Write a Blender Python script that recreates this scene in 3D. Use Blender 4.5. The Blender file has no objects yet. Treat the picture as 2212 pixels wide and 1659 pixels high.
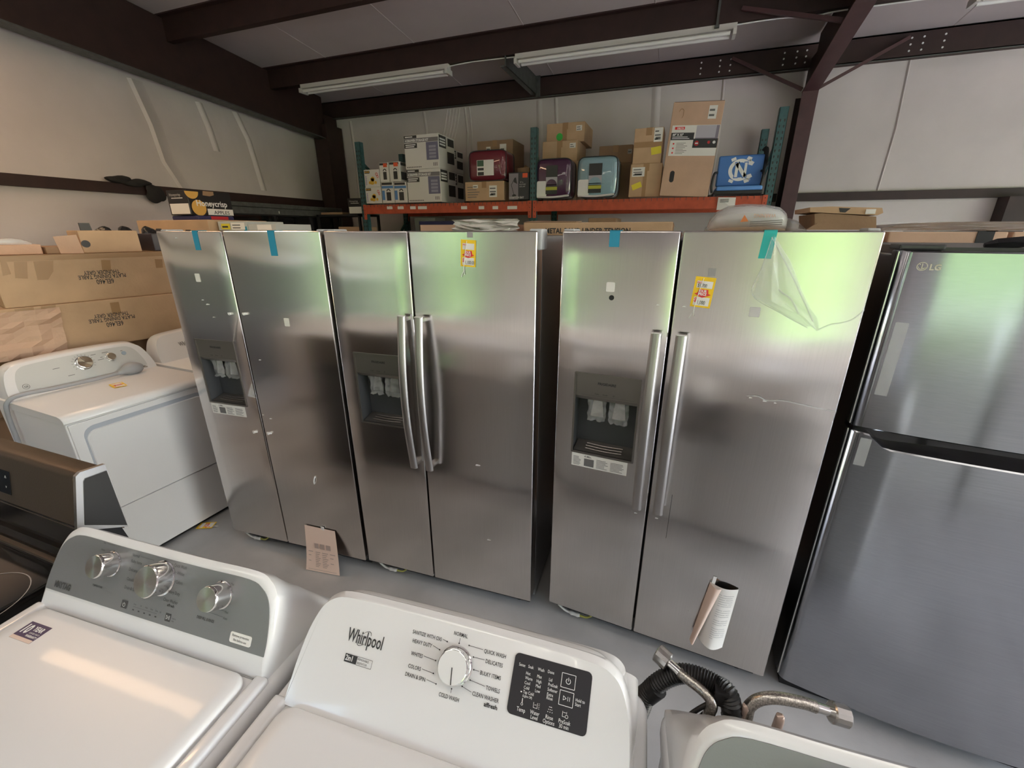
import bpy, bmesh, math, random
from mathutils import Matrix, Vector
random.seed(7)
S = bpy.context.scene
COL = S.collection
R = math.radians
# ---------------------------------------------------------------- camera
CAM_H, PITCH, YAW, FPX = 1.763, R(19.57), R(20.14), 926.7
cd = bpy.data.cameras.new('camera'); cam = bpy.data.objects.new('camera', cd); COL.objects.link(cam)
cd.sensor_fit = 'HORIZONTAL'; cd.sensor_width = 36.0; cd.lens = FPX / 2212 * 36.0
cd.clip_start = 0.02; cd.clip_end = 400
cam.location = (0, 0, CAM_H); cam.rotation_euler = (R(90) - PITCH, 0, YAW)
S.camera = cam
# ---------------------------------------------------------------- world, sun, exposure
S.view_settings.view_transform = 'Standard'; S.view_settings.look = 'None'
S.view_settings.gamma = 1.0; S.view_settings.use_curve_mapping = False
S.view_settings.exposure = 1.62
w = bpy.data.worlds.new('sky'); S.world = w; w.use_nodes = True
nt = w.node_tree; bgn = nt.nodes['Background']
sk = nt.nodes.new('ShaderNodeTexSky'); sk.sky_type = 'NISHITA'; sk.sun_disc = False
sk.sun_elevation = R(50); sk.sun_rotation = R(75); sk.air_density = 1.2; sk.dust_density = 2.5
nt.links.new(sk.outputs[0], bgn.inputs[0]); bgn.inputs[1].default_value = 0.72
sd = bpy.data.lights.new('sun', 'SUN'); sd.energy = 2.0; sd.angle = R(0.6); sd.color = (1.0, 0.95, 0.88)
sun = bpy.data.objects.new('sun', sd); COL.objects.link(sun); sun.rotation_euler = (R(-14), R(36), 0); sun.location = (12, 0, 14)
LAMP_W, LAMP_TUBE = 3.8, 1.0          # lit strip lights under the roof, out of the picture
S.cycles.max_bounces = 10; S.cycles.diffuse_bounces = 6; S.cycles.glossy_bounces = 5
S.cycles.sample_clamp_indirect = 6.0; S.cycles.caustics_reflective = False; S.cycles.caustics_refractive = False

# ---------------------------------------------------------------- helpers
def ray(px, py):
    fw = Vector((-math.sin(YAW) * math.cos(PITCH), math.cos(YAW) * math.cos(PITCH), -math.sin(PITCH)))
    rt = Vector((math.cos(YAW), math.sin(YAW), 0)); up = rt.cross(fw)
    return fw + rt * ((px - 1106) / FPX) - up * ((py - 829.5) / FPX)
def at_y(px, py, y):            # where the sight line of a pixel meets the plane a thing stands in
    d = ray(px, py); return Vector((0, 0, CAM_H)) + d * (y / d.y)
def at_x(px, py, x):
    d = ray(px, py); return Vector((0, 0, CAM_H)) + d * (x / d.x)

MATS = {}
def mat(name, col, rough=0.5, metal=0.0, bump=0.0, bscale=40.0, var=0.0, vscale=6.0, coat=0.0, spec=0.5, stretch=None, detail=4.0):
    if name in MATS: return MATS[name]
    m = bpy.data.materials.new(name); m.use_nodes = True; t = m.node_tree; b = t.nodes['Principled BSDF']
    b.inputs['Base Color'].default_value = (*col, 1); b.inputs['Roughness'].default_value = rough
    b.inputs['Metallic'].default_value = metal; b.inputs['Coat Weight'].default_value = coat
    b.inputs['Coat Roughness'].default_value = 0.05; b.inputs['Specular IOR Level'].default_value = spec
    if bump or var:
        tc = t.nodes.new('ShaderNodeTexCoord'); mp = t.nodes.new('ShaderNodeMapping')
        t.links.new(tc.outputs['Object'], mp.inputs[0])
        if stretch: mp.inputs['Scale'].default_value = stretch
        if var:
            n = t.nodes.new('ShaderNodeTexNoise'); n.inputs['Scale'].default_value = vscale; n.inputs['Detail'].default_value = detail
            t.links.new(mp.outputs[0], n.inputs['Vector'])
            r = t.nodes.new('ShaderNodeValToRGB'); r.color_ramp.elements[0].position = 0.3; r.color_ramp.elements[1].position = 0.7
            r.color_ramp.elements[0].color = (*[c * (1 - var) for c in col], 1); r.color_ramp.elements[1].color = (*[min(1, c * (1 + var)) for c in col], 1)
            t.links.new(n.outputs[0], r.inputs[0]); t.links.new(r.outputs[0], b.inputs['Base Color'])
        if bump:
            n = t.nodes.new('ShaderNodeTexNoise'); n.inputs['Scale'].default_value = bscale; n.inputs['Detail'].default_value = 5
            t.links.new(mp.outputs[0], n.inputs['Vector'])
            bp = t.nodes.new('ShaderNodeBump'); bp.inputs['Strength'].default_value = bump; bp.inputs['Distance'].default_value = 0.01
            t.links.new(n.outputs[0], bp.inputs['Height']); t.links.new(bp.outputs[0], b.inputs['Normal'])
    MATS[name] = m; return m
def steel(name, col, rough, rot, aniso=0.8, wav=0.06, wscale=2.2, grain=(1, 1, 0.02), gv=0.10):
    m = mat(name, col, rough, 1.0); t = m.node_tree; b = t.nodes['Principled BSDF']
    b.inputs['Anisotropic'].default_value = aniso; b.inputs['Anisotropic Rotation'].default_value = rot
    tg = t.nodes.new('ShaderNodeTangent'); tg.direction_type = 'RADIAL'; tg.axis = 'Z'
    t.links.new(tg.outputs[0], b.inputs['Tangent'])
    tc = t.nodes.new('ShaderNodeTexCoord'); n = t.nodes.new('ShaderNodeTexNoise'); n.inputs['Scale'].default_value = wscale; n.inputs['Detail'].default_value = 1.5
    mp = t.nodes.new('ShaderNodeMapping'); mp.inputs['Scale'].default_value = (0.8, 1, 1.6)
    t.links.new(tc.outputs['Object'], mp.inputs[0]); t.links.new(mp.outputs[0], n.inputs['Vector'])
    bp = t.nodes.new('ShaderNodeBump'); bp.inputs['Strength'].default_value = wav; bp.inputs['Distance'].default_value = 0.05
    t.links.new(n.outputs[0], bp.inputs['Height']); t.links.new(bp.outputs[0], b.inputs['Normal'])
    mp2 = t.nodes.new('ShaderNodeMapping'); mp2.inputs['Scale'].default_value = grain
    t.links.new(tc.outputs['Object'], mp2.inputs[0])
    n2 = t.nodes.new('ShaderNodeTexNoise'); n2.inputs['Scale'].default_value = 260; n2.inputs['Detail'].default_value = 3
    t.links.new(mp2.outputs[0], n2.inputs['Vector'])
    r = t.nodes.new('ShaderNodeValToRGB'); r.color_ramp.elements[0].position = 0.25; r.color_ramp.elements[1].position = 0.75
    r.color_ramp.elements[0].color = (*[c * (1 - gv) for c in col], 1); r.color_ramp.elements[1].color = (*[min(1, c * (1 + gv)) for c in col], 1)
    t.links.new(n2.outputs[0], r.inputs[0]); t.links.new(r.outputs[0], b.inputs['Base Color'])
    return m
def film_mat(name, col=(0.95, 0.97, 1.0), alpha=0.22, rough=0.12):
    m = mat(name, col, rough, 0.0, bump=0.5, bscale=30); b = m.node_tree.nodes['Principled BSDF']
    b.inputs['Alpha'].default_value = alpha; b.inputs['Coat Weight'].default_value = 0.6
    return m

class MB:
    """collects shapes into one mesh"""
    def __init__(s): s.bm = bmesh.new()
    def box(s, x0, x1, y0, y1, z0, z1, M=None, bevel=0.0, seg=2, taper=None):
        r = bmesh.ops.create_cube(s.bm, size=1.0); vs = r['verts']
        T = Matrix.Translation(((x0 + x1) / 2, (y0 + y1) / 2, (z0 + z1) / 2)) @ Matrix.Diagonal((abs(x1 - x0), abs(y1 - y0), abs(z1 - z0), 1))
        bmesh.ops.transform(s.bm, matrix=T, verts=vs)
        if bevel:
            es = list({e for v in vs for e in v.link_edges})
            g = bmesh.ops.bevel(s.bm, geom=es, offset=bevel, segments=seg, profile=0.6, affect='EDGES')
            vs = list({v for f in g['faces'] for v in f.verts} | {v for v in vs if v.is_valid})
        if M is not None: bmesh.ops.transform(s.bm, matrix=M, verts=vs)
        return s
    def poly(s, pts):
        vs = [s.bm.verts.new(p) for p in pts]; s.bm.faces.new(vs); return s
    def prism(s, pts, vec):
        """closed outline pts (3D) pushed along vec"""
        v = Vector(vec); a = [s.bm.verts.new(p) for p in pts]; b = [s.bm.verts.new(Vector(p) + v) for p in pts]
        n = len(a); s.bm.faces.new(a[::-1]); s.bm.faces.new(b)
        for i in range(n): s.bm.faces.new((a[i], a[(i + 1) % n], b[(i + 1) % n], b[i]))
        return s
    def loft(s, rings, cap0=True, cap1=True, closed=True):
        V = [[s.bm.verts.new(p) for p in r] for r in rings]; n = len(V[0])
        for a, b in zip(V, V[1:]):
            for i in range(n if closed else n - 1):
                j = (i + 1) % n; s.bm.faces.new((a[i], a[j], b[j], b[i]))
        if cap0 and closed: s.bm.faces.new(V[0][::-1])
        if cap1 and closed: s.bm.faces.new(V[-1])
        return s
    def tube(s, pts, rad, n=10, cap=True):
        pts = [Vector(p) for p in pts]; rings = []; up = Vector((0, 0, 1)); N = None
        for i, p in enumerate(pts):
            t = (pts[min(i + 1, len(pts) - 1)] - pts[max(i - 1, 0)]).normalized()
            if N is None: N = t.orthogonal().normalized()
            N = (N - t * N.dot(t)).normalized(); B = t.cross(N)
            r = rad[i] if isinstance(rad, (list, tuple)) else rad
            rings.append([p + (N * math.cos(2 * math.pi * k / n) + B * math.sin(2 * math.pi * k / n)) * r for k in range(n)])
        return s.loft(rings, cap, cap)
    def cyl(s, c, axis, r, h, n=24, r2=None):
        """solid from c along axis"""
        a = Vector(axis).normalized(); return s.tube([Vector(c), Vector(c) + a * h], [r, r if r2 is None else r2], n)
    def build(s, name, m, parent=None, smooth=None, M=None):
        bmesh.ops.recalc_face_normals(s.bm, faces=s.bm.faces)
        me = bpy.data.meshes.new(name); s.bm.to_mesh(me); s.bm.free()
        if smooth is not None:
            me.polygons.foreach_set('use_smooth', [True] * len(me.polygons)); me.set_sharp_from_angle(angle=R(smooth))
        o = bpy.data.objects.new(name, me); COL.objects.link(o)
        if m: me.materials.append(m)
        if parent is not None: o.parent = parent
        if M is not None: o.matrix_local = M
        return o
def tag(o, label, cat, group=None, kind=None):
    if label: o['label'] = label
    if cat: o['category'] = cat
    if group: o['group'] = group
    if kind: o['kind'] = kind
    return o
def thing(name, label, cat, loc=(0, 0, 0), rz=0.0, group=None):
    o = bpy.data.objects.new(name, None); COL.objects.link(o); o.empty_display_size = 0.1
    o.location = loc; o.rotation_euler = (0, 0, rz); return tag(o, label, cat, group)
def struct(o): o['kind'] = 'structure'; return o
def copy_tree(o, parent=None):
    c = o.copy(); COL.objects.link(c)
    if parent is not None: c.parent = parent
    for ch in list(o.children): copy_tree(ch, c)
    return c
def quarter(cx, cy, r, a0, a1, n=6):
    return [(cx + r * math.cos(R(a0 + (a1 - a0) * i / n)), cy + r * math.sin(R(a0 + (a1 - a0) * i / n))) for i in range(n + 1)]
def rrect(x0, x1, y0, y1, r, n=5, rt=None):
    """rounded outline, counter-clockwise; rt: radius of the two upper corners"""
    rt = r if rt is None else rt
    return quarter(x1 - r, y0 + r, r, -90, 0, n) + quarter(x1 - rt, y1 - rt, rt, 0, 90, n) + quarter(x0 + rt, y1 - rt, rt, 90, 180, n) + quarter(x0 + r, y0 + r, r, 180, 270, n)
def smooth_half(half, n=4):
    """resample half of a console outline; first point is the lower corner, last the middle of the top"""
    return [(p.x, p.y) for p in bez([(u, v, 0) for u, v in half], n)]
def bez(pts, n=8):
    """smooth line through points"""
    P = [Vector(p) for p in pts]; out = []
    for i in range(len(P) - 1):
        p0, p1, p2, p3 = P[max(i - 1, 0)], P[i], P[i + 1], P[min(i + 2, len(P) - 1)]
        for k in range(n):
            t = k / n
            out.append(0.5 * ((2 * p1) + (p2 - p0) * t + (2 * p0 - 5 * p1 + 4 * p2 - p3) * t * t + (3 * p1 - p0 - 3 * p2 + p3) * t ** 3))
    return out + [P[-1]]

# ---- lettering: text set in a (u,v) plane, joined into one mesh
FONT_TMP = None
def text_faces(bm, body, u, v, size, align='L', rot=0.0, sx=1.0, bold=0.0, shear=0.0, zoff=0.0):
    c = bpy.data.curves.new('t', 'FONT'); c.body = body; c.size = size
    c.align_x = {'L': 'LEFT', 'C': 'CENTER', 'R': 'RIGHT'}[align]; c.offset = bold * size; c.shear = shear; c.resolution_u = 2
    o = bpy.data.objects.new('t', c); COL.objects.link(o)
    me = bpy.data.meshes.new_from_object(o)
    M = Matrix.Translation((u, v, zoff)) @ Matrix.Rotation(R(rot), 4, 'Z') @ Matrix.Diagonal((sx, 1, 1, 1))
    me.transform(M); bm.from_mesh(me)
    bpy.data.objects.remove(o); bpy.data.curves.remove(c); bpy.data.meshes.remove(me)
def lettering(parent, M, items, m, name='lettering', extra=None):
    """items: tuples for text_faces; extra(bm): more flat shapes in the same plane"""
    bm = bmesh.new()
    for it in items:
        if isinstance(it[-1], dict): text_faces(bm, *it[:-1], **it[-1])
        else: text_faces(bm, *it)
    if extra: extra(bm)
    me = bpy.data.meshes.new(name); bm.to_mesh(me); bm.free(); me.materials.append(m)
    o = bpy.data.objects.new(name, me); COL.objects.link(o); o.parent = parent; o.matrix_local = M
    if len(items) > 3 or name in ('foot_print', 'cycle_lettering', 'console_lettering'): o['kind'] = 'stuff'
    return o
def frect(bm, u0, u1, v0, v1, z=0.0):
    bm.faces.new([bm.verts.new(p) for p in ((u0, v0, z), (u1, v0, z), (u1, v1, z), (u0, v1, z))])
def fline(bm, u0, v0, u1, v1, wd, z=0.0):
    d = Vector((u1 - u0, v1 - v0)).normalized(); n = Vector((-d.y, d.x)) * wd / 2
    bm.faces.new([bm.verts.new((x, y, z)) for x, y in ((u0 - n.x, v0 - n.y), (u1 - n.x, v1 - n.y), (u1 + n.x, v1 + n.y), (u0 + n.x, v0 + n.y))])
def fring(bm, cu, cv, r0, r1, a0=0, a1=360, n=24, z=0.0, sv=1.0, rot=0.0):
    c, s_ = math.cos(R(rot)), math.sin(R(rot))
    def pt(r, a):
        x, y = r * math.cos(R(a)), r * math.sin(R(a)) * sv
        return (cu + x * c - y * s_, cv + x * s_ + y * c, z)
    for i in range(n):
        a, b = a0 + (a1 - a0) * i / n, a0 + (a1 - a0) * (i + 1) / n
        if r0 > 0: bm.faces.new([bm.verts.new(p) for p in (pt(r0, a), pt(r1, a), pt(r1, b), pt(r0, b))])
        else: bm.faces.new([bm.verts.new(p) for p in ((cu, cv, z), pt(r1, a), pt(r1, b))])
def fpoly(bm, pts, z=0.0): bm.faces.new([bm.verts.new((*p, z)) for p in pts])
def FRONT(y=0.0, x=0.0, z=0.0):           # (u,v) plane on a front that faces -y
    return Matrix(((1, 0, 0, x), (0, 0, -1, y), (0, 1, 0, z), (0, 0, 0, 1)))
def SIDE(x=0.0, y=0.0, z=0.0):            # (u,v) plane on a side that faces +x
    return Matrix(((0, 0, 1, x), (1, 0, 0, y), (0, 1, 0, z), (0, 0, 0, 1)))
def plate(parent, name, M, u0, u1, v0, v1, m, th=0.0015, r=0.0, label=None):
    """thin sticker or plate on a (u,v) plane"""
    b = MB(); pts = rrect(u0, u1, v0, v1, r, 4) if r else [(u0, v0), (u1, v0), (u1, v1), (u0, v1)]
    b.prism([(p[0], p[1], 0) for p in pts], (0, 0, th)); o = b.build(name, m, parent, M=M)
    if label: o['label'] = label
    return o

# ---------------------------------------------------------------- materials
M_steelv = steel('brushed_steel_vertical', (0.67, 0.64, 0.62), 0.175, 0.0, aniso=0.85, gv=0.035)
M_steelh = steel('brushed_steel_horizontal', (0.34, 0.35, 0.375), 0.15, 0.25, aniso=0.85, wav=0.03, grain=(0.02, 1, 1), gv=0.05)
M_handle = mat('satin_handle', (0.46, 0.44, 0.43), 0.36, 1.0)
M_side = mat('fridge_side_grey', (0.27, 0.27, 0.28), 0.32, 0.25, bump=0.15, bscale=250)
M_blackside = mat('fridge_side_black', (0.012, 0.012, 0.014), 0.22, 0.0, coat=0.3)
M_black = mat('black_plastic', (0.012, 0.012, 0.013), 0.45)
M_gloss = mat('black_glass', (0.008, 0.008, 0.009), 0.06, spec=0.6)
M_dkgrey = mat('dark_grey_plastic', (0.075, 0.078, 0.085), 0.35)
M_gasket = mat('grey_gasket', (0.04, 0.04, 0.042), 0.6)
M_panel = mat('dispenser_panel', (0.24, 0.22, 0.205), 0.35, 0.8)
M_white = mat('white_enamel', (0.78, 0.775, 0.77), 0.30, coat=0.12)
M_whiteplastic = mat('white_plastic', (0.78, 0.775, 0.775), 0.24, coat=0.3)
M_chrome = mat('chrome', (0.80, 0.80, 0.79), 0.10, 1.0)
M_chrome2 = mat('satin_chrome', (0.62, 0.61, 0.59), 0.25, 1.0)
M_maypanel = mat('grey_console_film', (0.24, 0.235, 0.24), 0.40, 0.45, bump=0.04, bscale=300)
M_ink = mat('dark_ink', (0.035, 0.033, 0.035), 0.5)
M_greyink = mat('grey_ink', (0.16, 0.155, 0.155), 0.5)
M_wink = mat('white_ink', (0.85, 0.85, 0.84), 0.5)
M_paper = mat('white_paper', (0.82, 0.80, 0.76), 0.7)
M_manila = mat('pinkish_paper', (0.80, 0.62, 0.52), 0.75)
M_yellow = mat('tag_yellow', (0.95, 0.62, 0.02), 0.5)
M_red = mat('tag_red', (0.78, 0.05, 0.05), 0.5)
M_blue = mat('blue_tape', (0.02, 0.27, 0.42), 0.45)
M_teal = mat('teal_tape', (0.02, 0.46, 0.42), 0.35)
M_card = mat('cardboard', (0.56, 0.375, 0.23), 0.75, bump=0.15, bscale=60, var=0.10, vscale=5)
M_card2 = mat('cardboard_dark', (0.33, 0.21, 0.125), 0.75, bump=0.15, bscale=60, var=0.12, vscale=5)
M_card3 = mat('cardboard_pink', (0.60, 0.40, 0.285), 0.75, bump=0.15, bscale=60, var=0.08, vscale=5)
M_tape = mat('packing_tape', (0.37, 0.215, 0.10), 0.45)
M_primer = mat('red_oxide_steel', (0.032, 0.013, 0.011), 0.55, 0.0, var=0.2, vscale=8)
M_primer2 = mat('red_oxide_column', (0.075, 0.032, 0.034), 0.5, 0.0, var=0.15, vscale=8)
M_galv = mat('dull_steel', (0.10, 0.105, 0.10), 0.5, 0.3, var=0.2, vscale=20)
M_insul = mat('insulation_vinyl', (0.64, 0.575, 0.57), 0.5, bump=0.40, bscale=6.0, var=0.09, vscale=1.3, detail=9)
M_insulr = mat('roof_insulation_vinyl', (0.56, 0.50, 0.49), 0.55, bump=0.25, bscale=4.0, var=0.05, vscale=1.5)
M_conc = mat('grey_concrete', (0.43, 0.43, 0.43), 0.38, bump=0.08, bscale=60, var=0.22, vscale=2.2, detail=10)
M_rteal = mat('rack_teal', (0.035, 0.10, 0.105), 0.45, var=0.2, vscale=30)
M_orange = mat('rack_orange', (0.50, 0.085, 0.035), 0.5, var=0.15, vscale=14)
M_film = film_mat('clear_film')
M_bag = film_mat('poly_bag', (0.80, 0.83, 0.86), 0.45, 0.2)
M_hose = mat('braided_steel', (0.55, 0.52, 0.48), 0.3, 1.0)
_t = M_hose.node_tree; _v = _t.nodes.new('ShaderNodeTexVoronoi'); _v.inputs['Scale'].default_value = 330; _c = _t.nodes.new('ShaderNodeTexCoord'); _t.links.new(_c.outputs['Object'], _v.inputs['Vector'])
_r = _t.nodes.new('ShaderNodeValToRGB'); _r.color_ramp.elements[0].color = (.78, .74, .68, 1); _r.color_ramp.elements[1].color = (.34, .32, .29, 1); _r.color_ramp.elements[1].position = .75
_t.links.new(_v.outputs['Distance'], _r.inputs[0]); _t.links.new(_r.outputs[0], _t.nodes['Principled BSDF'].inputs['Base Color'])
M_cord = mat('grey_cord', (0.36, 0.37, 0.39), 0.5)
M_wire = mat('white_cable', (0.75, 0.75, 0.73), 0.4)
M_tube = mat('fluorescent_tube', (0.80, 0.79, 0.76), 0.3)
M_fix = mat('fixture_white', (0.62, 0.59, 0.56), 0.4)
M_lawn = mat('lawn_grass', (0.105, 0.165, 0.038), 0.9, bump=0.4, bscale=20, var=0.3, vscale=0.8)
M_apron = mat('outdoor_concrete', (0.42, 0.40, 0.37), 0.8, var=0.12, vscale=1.2)
# ================================================================ SETTING
XL, XR, YB, YF = -5.5, 7.6, 6.4, -5.2
def roof_z(y): return 3.66 + (YB - y) * 0.083
b = MB(); b.box(XL - .1, XR + .1, YF - .05, YB + .1, -0.15, 0.0); floor = struct(b.build('floor', M_conc))
b = MB(); b.box(1.55, 1.558, -1.0, 1.3, -0.001, 0.0006); b.build('control_joint', M_greyink, floor)
b = MB(); b.box(XL - .12, XR + .12, YB, YB + .08, -0.15, 3.75); wall_back = struct(b.build('wall_back', M_insul))
b = MB(); b.prism([(XL - .1, YF - .1, -.15), (XL - .1, YB + .05, -.15), (XL - .1, YB + .05, 3.72), (XL - .1, YF - .1, roof_z(YF) + .1)], (.1, 0, 0)); wall_left = struct(b.build('wall_left', M_insul))
b = MB()
for y0, y1, z0 in ((YF - .1, -4.0, -.15), (3.8, YB + .05, -.15), (-4.0, 3.8, 3.2)): b.prism([(XR, y0, z0), (XR, y1, z0), (XR, y1, roof_z(y1) + .05), (XR, y0, roof_z(y0) + .05)], (.1, 0, 0))
struct(b.build('wall_right', M_insul))  # opening in this wall is added to bring daylight in from the right
zt = roof_z(YF) + .12
b = MB()
for x0, x1 in ((XL - .1, -5.2), (-2.9, 0.85), (2.55, XR + .1)): b.box(x0, x1, YF - .12, YF, -.15, 3.05)
b.box(XL - .1, XR + .1, YF - .12, YF, 3.05, zt); struct(b.build('wall_front', M_insul))
b = MB()
b.prism([(XL - .1, YF - .12, roof_z(YF - .12)), (XL - .1, YB + .1, roof_z(YB + .1)), (XL - .1, YB + .1, roof_z(YB + .1) + .1), (XL - .1, YF - .12, roof_z(YF - .12) + .1)], (XR - XL + .2, 0, 0))
ceiling = struct(b.build('ceiling', M_insulr))
# lap seams of the roof sheets (they run up the slope)
for x in (-4.3, -3.05, -1.75, -0.45, 2.3, 3.6, 4.9):
    b = MB(); b.tube([(x, YB, roof_z(YB) + .004), (x, YF, roof_z(YF) + .004)], 0.009, 6); b.build('sheet_seam', M_insulr, ceiling)
# outdoors
b = MB(); b.box(-30, 16, YF - 5, YF - .05, -0.30, -0.03); b.box(XR + .1, 16, YF - .05, 12, -.30, -.03); struct(b.build('outdoor_apron', M_apron))
b = MB(); b.prism([(-90, -10, -.4), (-90, -10, -.05), (-90, -28, .1), (-90, -45, 6.0), (-90, -70, 22.0), (-90, -72, -.4)], (200, 0, 0)); b.box(16, 90, -10, 60, -.4, -.05); struct(b.build('outdoor_lawn', M_lawn))  # far end shaped into an unseen bank so steel mirrors green, not sky

# ---- loose folds of the wall sheeting
def fold(parent, pts, w0, d, m=M_insul, plane='x'):
    """a soft ridge in the sheet along pts; plane x: wall_left, y: wall_back"""
    rings = []
    for p in pts:
        p = Vector(p); sec = []
        for k in range(7):
            t = -1 + 2 * k / 6; bulge = d * (1 - t * t) ** 2 if plane == 'y' or w0 < .06 else (d * ((1 - t) / 2) ** 1.5 if k else 0.0)
            sec.append(p + (Vector((bulge - .002, t * w0, 0)) if plane == 'x' else Vector((t * w0, -bulge + .002, 0))))
        rings.append(sec)
    bb = MB(); bb.loft(rings, closed=False); return bb.build('sheet_fold', m, parent, smooth=60)
fold(wall_left, [(XL, 3.60, 3.25), (XL, 3.70, 2.85), (XL, 3.74, 2.5), (XL, 3.86, 2.25), (XL, 3.92, 2.16)], 0.085, 0.040)
fold(wall_left, [(XL, 4.25, 3.2), (XL, 4.32, 2.95), (XL, 4.36, 2.7)], 0.05, 0.022)
fold(wall_left, [(XL, 4.72, 3.2), (XL, 4.85, 2.9), (XL, 4.9, 2.6), (XL, 4.95, 2.3)], 0.05, 0.025)
for x, z0, z1, w0 in ((-3.72, 2.9, 3.42, .03), (-3.05, 2.8, 3.42, .02), (-2.98, 2.8, 3.42, .012), (-1.95, 2.3, 3.42, .05), (-1.72, 2.6, 3.42, .03), (-0.45, 2.2, 3.43, .06), (0.30, 2.2, 3.43, .02), (2.05, 2.2, 3.43, .015), (-5.05, 2.2, 3.4, .03)):
    fold(wall_back, [(x, YB, z0), (x + .02, YB, (z0 + z1) / 2), (x - .01, YB, z1)], w0, .018, plane='y')
for i in range(5):
    x = -3.34 + .05 * i; fold(wall_back, [(x - .12, YB, 3.0), (x - .05, YB, 3.2), (x, YB, 3.42)], .012, .012, plane='y')

# ---- steel frame
def sect_beam(name, m, x0, x1, y, z0, z1, fl=0.065, th=0.012):
    """cold-formed Z section running along x: web at y, flanges fore and aft"""
    bb = MB(); bb.box(x0, x1, y - th / 2, y + th / 2, z0, z1); bb.box(x0, x1, y - fl, y, z1 - th, z1); bb.box(x0, x1, y, y + fl, z0, z0 + th)
    bb.box(x0, x1, y + fl - th, y + fl, z0, z0 + .022)
    return struct(bb.build(name, m))
sect_beam('trim_1', M_primer, XL, XR, 5.17, roof_z(5.17) - .215, roof_z(5.17) + .005)['label'] = 'dark red roof purlin carrying the strip lights'
sect_beam('trim_2', M_primer, XL, XR, 3.90, roof_z(3.90) - .215, roof_z(3.90) + .005)
sect_beam('trim_3', M_primer, XL, XR, 2.60, roof_z(2.60) - .215, roof_z(2.60) + .005)
sect_beam('trim_4', M_primer, XL, XR, 1.30, roof_z(1.30) - .215, roof_z(1.30) + .005)
for k, yy in enumerate((0.0, -1.3, -2.6, -3.9)): sect_beam('trim_%d' % (60 + k), M_primer, XL, XR, yy, roof_z(yy) - .215, roof_z(yy) + .005)
# eave strut on the back wall with its pale lower edge and bolts
b = MB(); b.box(XL, XR, YB - .09, YB - .078, 3.435, 3.66); b.box(XL, XR, YB - .09, YB, 3.435, 3.447); b.box(XL, XR, YB - .09, YB, 3.648, 3.66)
eave = struct(b.build('trim_5', M_primer)); eave['label'] = 'dark red eave strut along the back wall'
b = MB(); b.box(XL, XR, YB - .094, YB - .084, 3.430, 3.438); b.build('bottom_lip', M_galv, eave)
bolt = None
for gx in (0.02, 0.22, 0.33, 0.86, 0.98, 1.07, 1.98, 2.08, 2.25):
    for k in range(3):
        if bolt is None:
            bb = MB(); bb.cyl((0, 0, 0), (0, -1, 0), .009, .008, 8); bolt = bb.build('bolt', M_whiteplastic, eave); o = bolt
        else: o = bolt.copy(); COL.objects.link(o)
        o.location = (gx, YB - .09, 3.49 + .055 * k)
# wall girts
b = MB(); b.box(1.2, XR, YB - .05, YB - .005, 2.10, 2.19, bevel=.004); struct(b.build('trim_6', M_primer))
b = MB(); b.box(XL + .005, XL + .05, -5.0, 6.2, 2.135, 2.235, bevel=.004); struct(b.build('trim_7', M_primer))
b = MB(); b.box(XL, 1.05, YB - .05, YB - .005, 2.10, 2.19, bevel=.004); struct(b.build('trim_8', M_primer))
def frame(n, xc, knee_z, r_pts, colw=.15, cold=.30, m=M_primer, m2=M_primer2):
    """column and tapered rafter of one portal frame; r_pts: (y, underside z)"""
    y1 = YB - .02; y0 = y1 - cold
    bb = MB(); bb.box(xc - .006, xc + .006, y0, y1, 0, knee_z + .35); bb.box(xc - colw / 2, xc + colw / 2, y1 - .012, y1, 0, knee_z)
    struct(bb.build('trim_%d' % n, m))
    bb = MB(); bb.box(xc - colw / 2, xc + colw / 2, y0 - .012, y0, 0, knee_z, bevel=.003); struct(bb.build('trim_%d' % (n + 1), m2))
    bb = MB()
    lo = [(xc - .006, y, z) for y, z in r_pts]; hi = [(xc - .006, y, roof_z(y) - .01) for y, z in reversed(r_pts)]
    bb.prism(lo + hi, (.012, 0, 0)); struct(bb.build('trim_%d' % (n + 2), m))
    bb = MB()
    for (ya, za), (yb, zb) in zip(r_pts, r_pts[1:]):
        bb.prism([(xc - colw / 2, ya, za), (xc - colw / 2, yb, zb), (xc - colw / 2, yb, zb - .014), (xc - colw / 2, ya, za - .014)], (colw, 0, 0))
    struct(bb.build('trim_%d' % (n + 3), m2))
frame(10, 1.135, 3.17, [(6.10, 3.17), (4.75, 3.43), (2.0, 3.62), (-5.1, 4.15)])
frame(20, -5.32, 3.10, [(6.10, 3.11), (2.58, 3.35), (-5.1, 3.9)], m2=M_galv)
# heavy corner column
b = MB(); b.box(-5.47, -5.22, 6.02, 6.37, 0, 3.3); struct(b.build('trim_30', M_primer))
b = MB(); b.box(3.12, 3.32, YB - .2, YB - .01, 0, 2.10); struct(b.build('trim_31', M_primer))
# flange braces
for k, (p0, p1) in enumerate((((0.30, 5.15, 3.64), (1.06, 5.0, 3.40)), ((0.34, 6.28, 3.60), (1.06, 6.10, 3.19)), ((1.95, 6.28, 3.60), (1.21, 6.10, 3.19)))):
    bb = MB(); a, c = Vector(p0), Vector(p1); bb.tube([a, c], .022, 4); o = struct(bb.build('trim_%d' % (40 + k), M_primer2))
# stub strut between the purlin and the eave
b = MB(); b.box(-1.98, -1.97, 5.17, 6.32, 3.46, 3.66); b.box(-1.98, -1.92, 6.30, 6.312, 3.44, 3.68); b.box(-2.04, -1.97, 5.2, 6.3, 3.46, 3.472); struct(b.build('trim_50', M_galv))
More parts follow.
